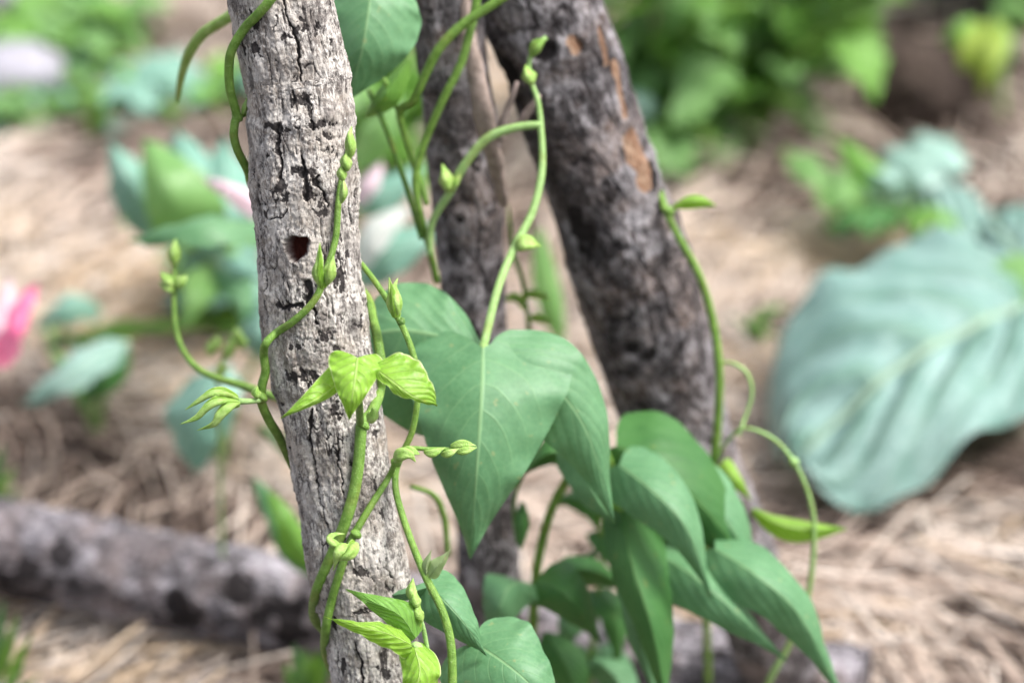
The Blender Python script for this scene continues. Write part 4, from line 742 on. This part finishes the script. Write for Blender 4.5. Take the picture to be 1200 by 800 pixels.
for i, (rt, lab, ls) in enumerate([((-15, 850), 'tuft of green grass blades in the bottom left corner', [(5, 700), (22, 716), (38, 742), (-12, 705), (30, 775), (12, 740), (48, 790)]),
                                    ((-20, 620), 'blurred green tuft at the left edge above the log', [(4, 520), (18, 545), (8, 560), (26, 570), (-10, 530)]),
                                    ((362, 860), 'light green leafy tuft at the bottom edge left of the pale pole', [(345, 752), (358, 758), (372, 760), (388, 752), (332, 775), (380, 772)]),
                                    ((108, 175), 'thin yellow green sprig on the straw at the upper left', [(118, 118), (128, 126), (108, 130), (138, 110)])]):
    dg = GD(rt[1]); lv = []
    for k, (x, y) in enumerate(ls):
        h_ = .10 + .02 * k; db = dg - .02; sp = 14 if i != 2 else 17
        lv.append(([(rt[0] + (x - rt[0]) * .35, rt[1] + (y - rt[1]) * .35, dg - .02), (rt[0] + (x - rt[0]) * .7, rt[1] + (y - rt[1]) * .72, dg - .05), (x, y, dg - .07)], (-sp * .5, 0, .004), (sp * .5, 0, .004), ['leaf', 'bush', 'mid'][k % 3], dict(prof='lance', nt=14, ns=5)))
    gplant('grass_tuft', lab, 'plant', rt, lv, sr=.0012)
# leafy bushes built of one canonical leaf per tint
def canon(mat, seed, fat=.36):
    V, F, uv = leaf_mesh(np.array([[0, 0, 0], [0, .35, .06], [0, .7, .03], [0, 1, -.12]]), np.array([-fat, 0, .10]), np.array([fat, 0, .10]), prof='ovate', lobe=.04, curl=.0, wav=.12, nt=14, ns=6, seed=seed)
    return mesh_obj('leaf', V, F, M[mat], None, uv=uv)
LIB = {k: [canon(k, s, f) for s, f in ((1, .34), (4, .42))] for k in ('bush', 'mid', 'leafdark', 'blue', 'young')}
def bushp(name, label, root, hgt, spreadr, nst, mats, lsz, group=None, per=9):
    g = np.array([root[0], root[1], float(gh(np.array([root[0]]), np.array([root[1]]))[0])]); v = thing(name, label, 'plant', g, group)
    cnt = 0
    for s in range(nst):
        a = random.uniform(0, 6.28); r = spreadr * math.sqrt(random.random()); hh = hgt * random.uniform(.65, 1.05)
        top = g + [math.cos(a) * r, math.sin(a) * r, hh]; mid = g + [math.cos(a) * r * .35, math.sin(a) * r * .35, hh * .55]
        V, F = tube_mesh([g, mid, top], [.004, .003, .0012], 6, .012); mesh_obj('stem', V, F, M['stem'], v)
        path = cat_rom([g, mid, top], 30)
        for k in range(per):
            if cnt >= 98: break
            q = path[int(29 * (.30 + .7 * (k + random.random() * .6) / per)) if k < per - 1 else 29]
            src = random.choice(LIB[random.choice(mats)]); o = src.copy(); COL.objects.link(o); o.name = 'leaf'
            o.parent = v; sz = lsz * random.uniform(.7, 1.25); az = random.uniform(0, 6.28)
            o.matrix_basis = Matrix.Translation(Vector(q - g)) @ Matrix.Rotation(az, 4, 'Z') @ Matrix.Rotation(random.uniform(-.7, .6), 4, 'X') @ Matrix.Rotation(random.uniform(-.5, .5), 4, 'Y') @ Matrix.Scale(sz, 4); cnt += 1
    return v
def BG(px, py): return G(px, py)[:2]
bl = 'leafy green bush at the top '
bushp('leafy_bush', 'bright green leafy bush at the top, directly right of the thick pole', BG(765, 170), .25, .14, 16, ['bush', 'mid', 'bush'], .046, per=7)
bushp('leafy_bush', 'tallest dense green bush at the top, middle of the row of bushes', BG(880, 190), .24, .13, 14, ['bush', 'mid', 'bush'], .06)
bushp('leafy_bush', 'green bush at the top reaching towards the yellow leaf', BG(985, 90), .20, .13, 12, ['bush', 'mid'], .058)
bushp('leafy_bush', 'green bush touching the top edge above the dark hollow', BG(1090, 0), .18, .16, 10, ['bush', 'mid'], .06)
bushp('leafy_bush', 'low dark leaved bush just beyond the pole and below the taller bushes', BG(775, 205), .08, .08, 9, ['mid', 'bush'], .05)
bushp('leafy_bush', 'small bush in the top right corner', BG(1210, 30), .17, .10, 8, ['bush', 'mid'], .06)
bushp('leafy_bush', 'feathery green bush in the upper left corner', BG(45, 92), .07, .065, 9, ['bush', 'mid'], .045)
bushp('leafy_bush', 'upper left green bush right of the feathery one', BG(95, 62), .05, .05, 7, ['bush', 'leafdark'], .05)
bushp('leafy_bush', 'low pale green sprawling plant under the upper left bushes', BG(60, 122), .04, .08, 7, ['blue', 'bush'], .05)
bushp('leafy_bush', 'small blue green plant between the upper left bushes and the pale pole', BG(205, 140), .05, .08, 7, ['blue', 'mid'], .05)
bushp('leafy_bush', 'little yellow green plant under the left end of the sprawling plants', BG(15, 160), .03, .05, 6, ['bush', 'blue'], .04)
bushp('leafy_bush', 'feathery green undergrowth between the pale pole and the broad leaved plant', BG(255, 400), .11, .06, 9, ['bush', 'mid', 'blue'], .035)
bushp('leafy_bush', 'green undergrowth seen between the pale pole and the middle pole', BG(455, 210), .16, .07, 9, ['bush', 'mid'], .05)
gplant('yellowing_plant', 'yellow lime leaf hanging at the upper right against dark soil', 'plant', (1175, 130), [
    ([(1165, 26, 2.64), (1150, 45, 2.60), (1138, 70, 2.59), (1122, 98, 2.60)], (-20, -6, .0), (22, 8, .012), 'yellow', dict(prof='ovate')),
    ([(1168, 24, 2.62), (1162, 50, 2.58), (1156, 80, 2.57), (1150, 116, 2.58)], (-17, 0, .01), (19, 2, .0), 'yellow', dict(prof='ovate')),
    ([(1165, 20, 2.63), (1172, 42, 2.60), (1174, 66, 2.60), (1170, 92, 2.62)], (-14, 0, .01), (15, 2, .0), 'bush', dict(prof='ovate')),
    ([(1150, 30, 2.64), (1130, 32, 2.62), (1112, 42, 2.62), (1098, 58, 2.64)], (0, -12, .01), (2, 13, .0), 'mid', dict(prof='ovate')),
    ([(1165, 20, 2.8), (1185, 10, 2.8), (1200, 15, 2.8), (1225, 40, 2.8)], (0, -20, .02), (0, 20, .02), 'bush', dict(prof='round'))])
gplant('white_flower', 'single white petal like leaf beside the raw orange bark', 'flower', (770, 200), [
    ([(738, 108, 2.45), (745, 118, 2.43), (752, 130, 2.43), (760, 142, 2.44)], (-18, 8, .02), (20, -6, .02), 'pale', dict(prof='ovate'))], sr=.0015)
for o_l in LIB.values():
    for o in o_l: bpy.data.objects.remove(o)
# ------------------------------------------------------------------ stones and clods
def rock(name, label, cat, px, py, r, sq, mat, seed, sink=.3):
    g = G(px, py); n_ = 40; m_ = 24; u = np.linspace(0, 2 * math.pi, n_, endpoint=False); t = np.linspace(.02, math.pi - .02, m_)
    U, Tt = np.meshgrid(u, t); d = np.stack([np.cos(U) * np.sin(Tt), np.sin(U) * np.sin(Tt), np.cos(Tt)], -1).reshape(-1, 3)
    rr = r * (.75 + .5 * fbm(d * 1.6 + seed, 4, seed)); V = d * rr[:, None] * sq + [g[0], g[1], r * sq[2] * (1 - sink)]
    i = np.arange(m_ - 1)[:, None]; j = np.arange(n_)[None]; j2 = (j + 1) % n_
    F = np.stack([i * n_ + j, (i + 1) * n_ + j, (i + 1) * n_ + j2, i * n_ + j2], -1).reshape(-1, 4)
    return tag(mesh_obj(name, V, F, mat), label, cat)
rock('stone', 'pale lilac white stone at the left edge below the feathery bush', 'stone', 12, 118, .055, [1.1, 1, .6], M['stone'], 3)
rock('stone', 'pale stone in the top left corner', 'stone', 15, 5, .07, [1.1, 1, .6], M['stone'], 5)
rock('stone', 'pale stone at the top edge right of the corner stone', 'stone', 95, -8, .09, [1.2, 1, .6], M['stone'], 8)
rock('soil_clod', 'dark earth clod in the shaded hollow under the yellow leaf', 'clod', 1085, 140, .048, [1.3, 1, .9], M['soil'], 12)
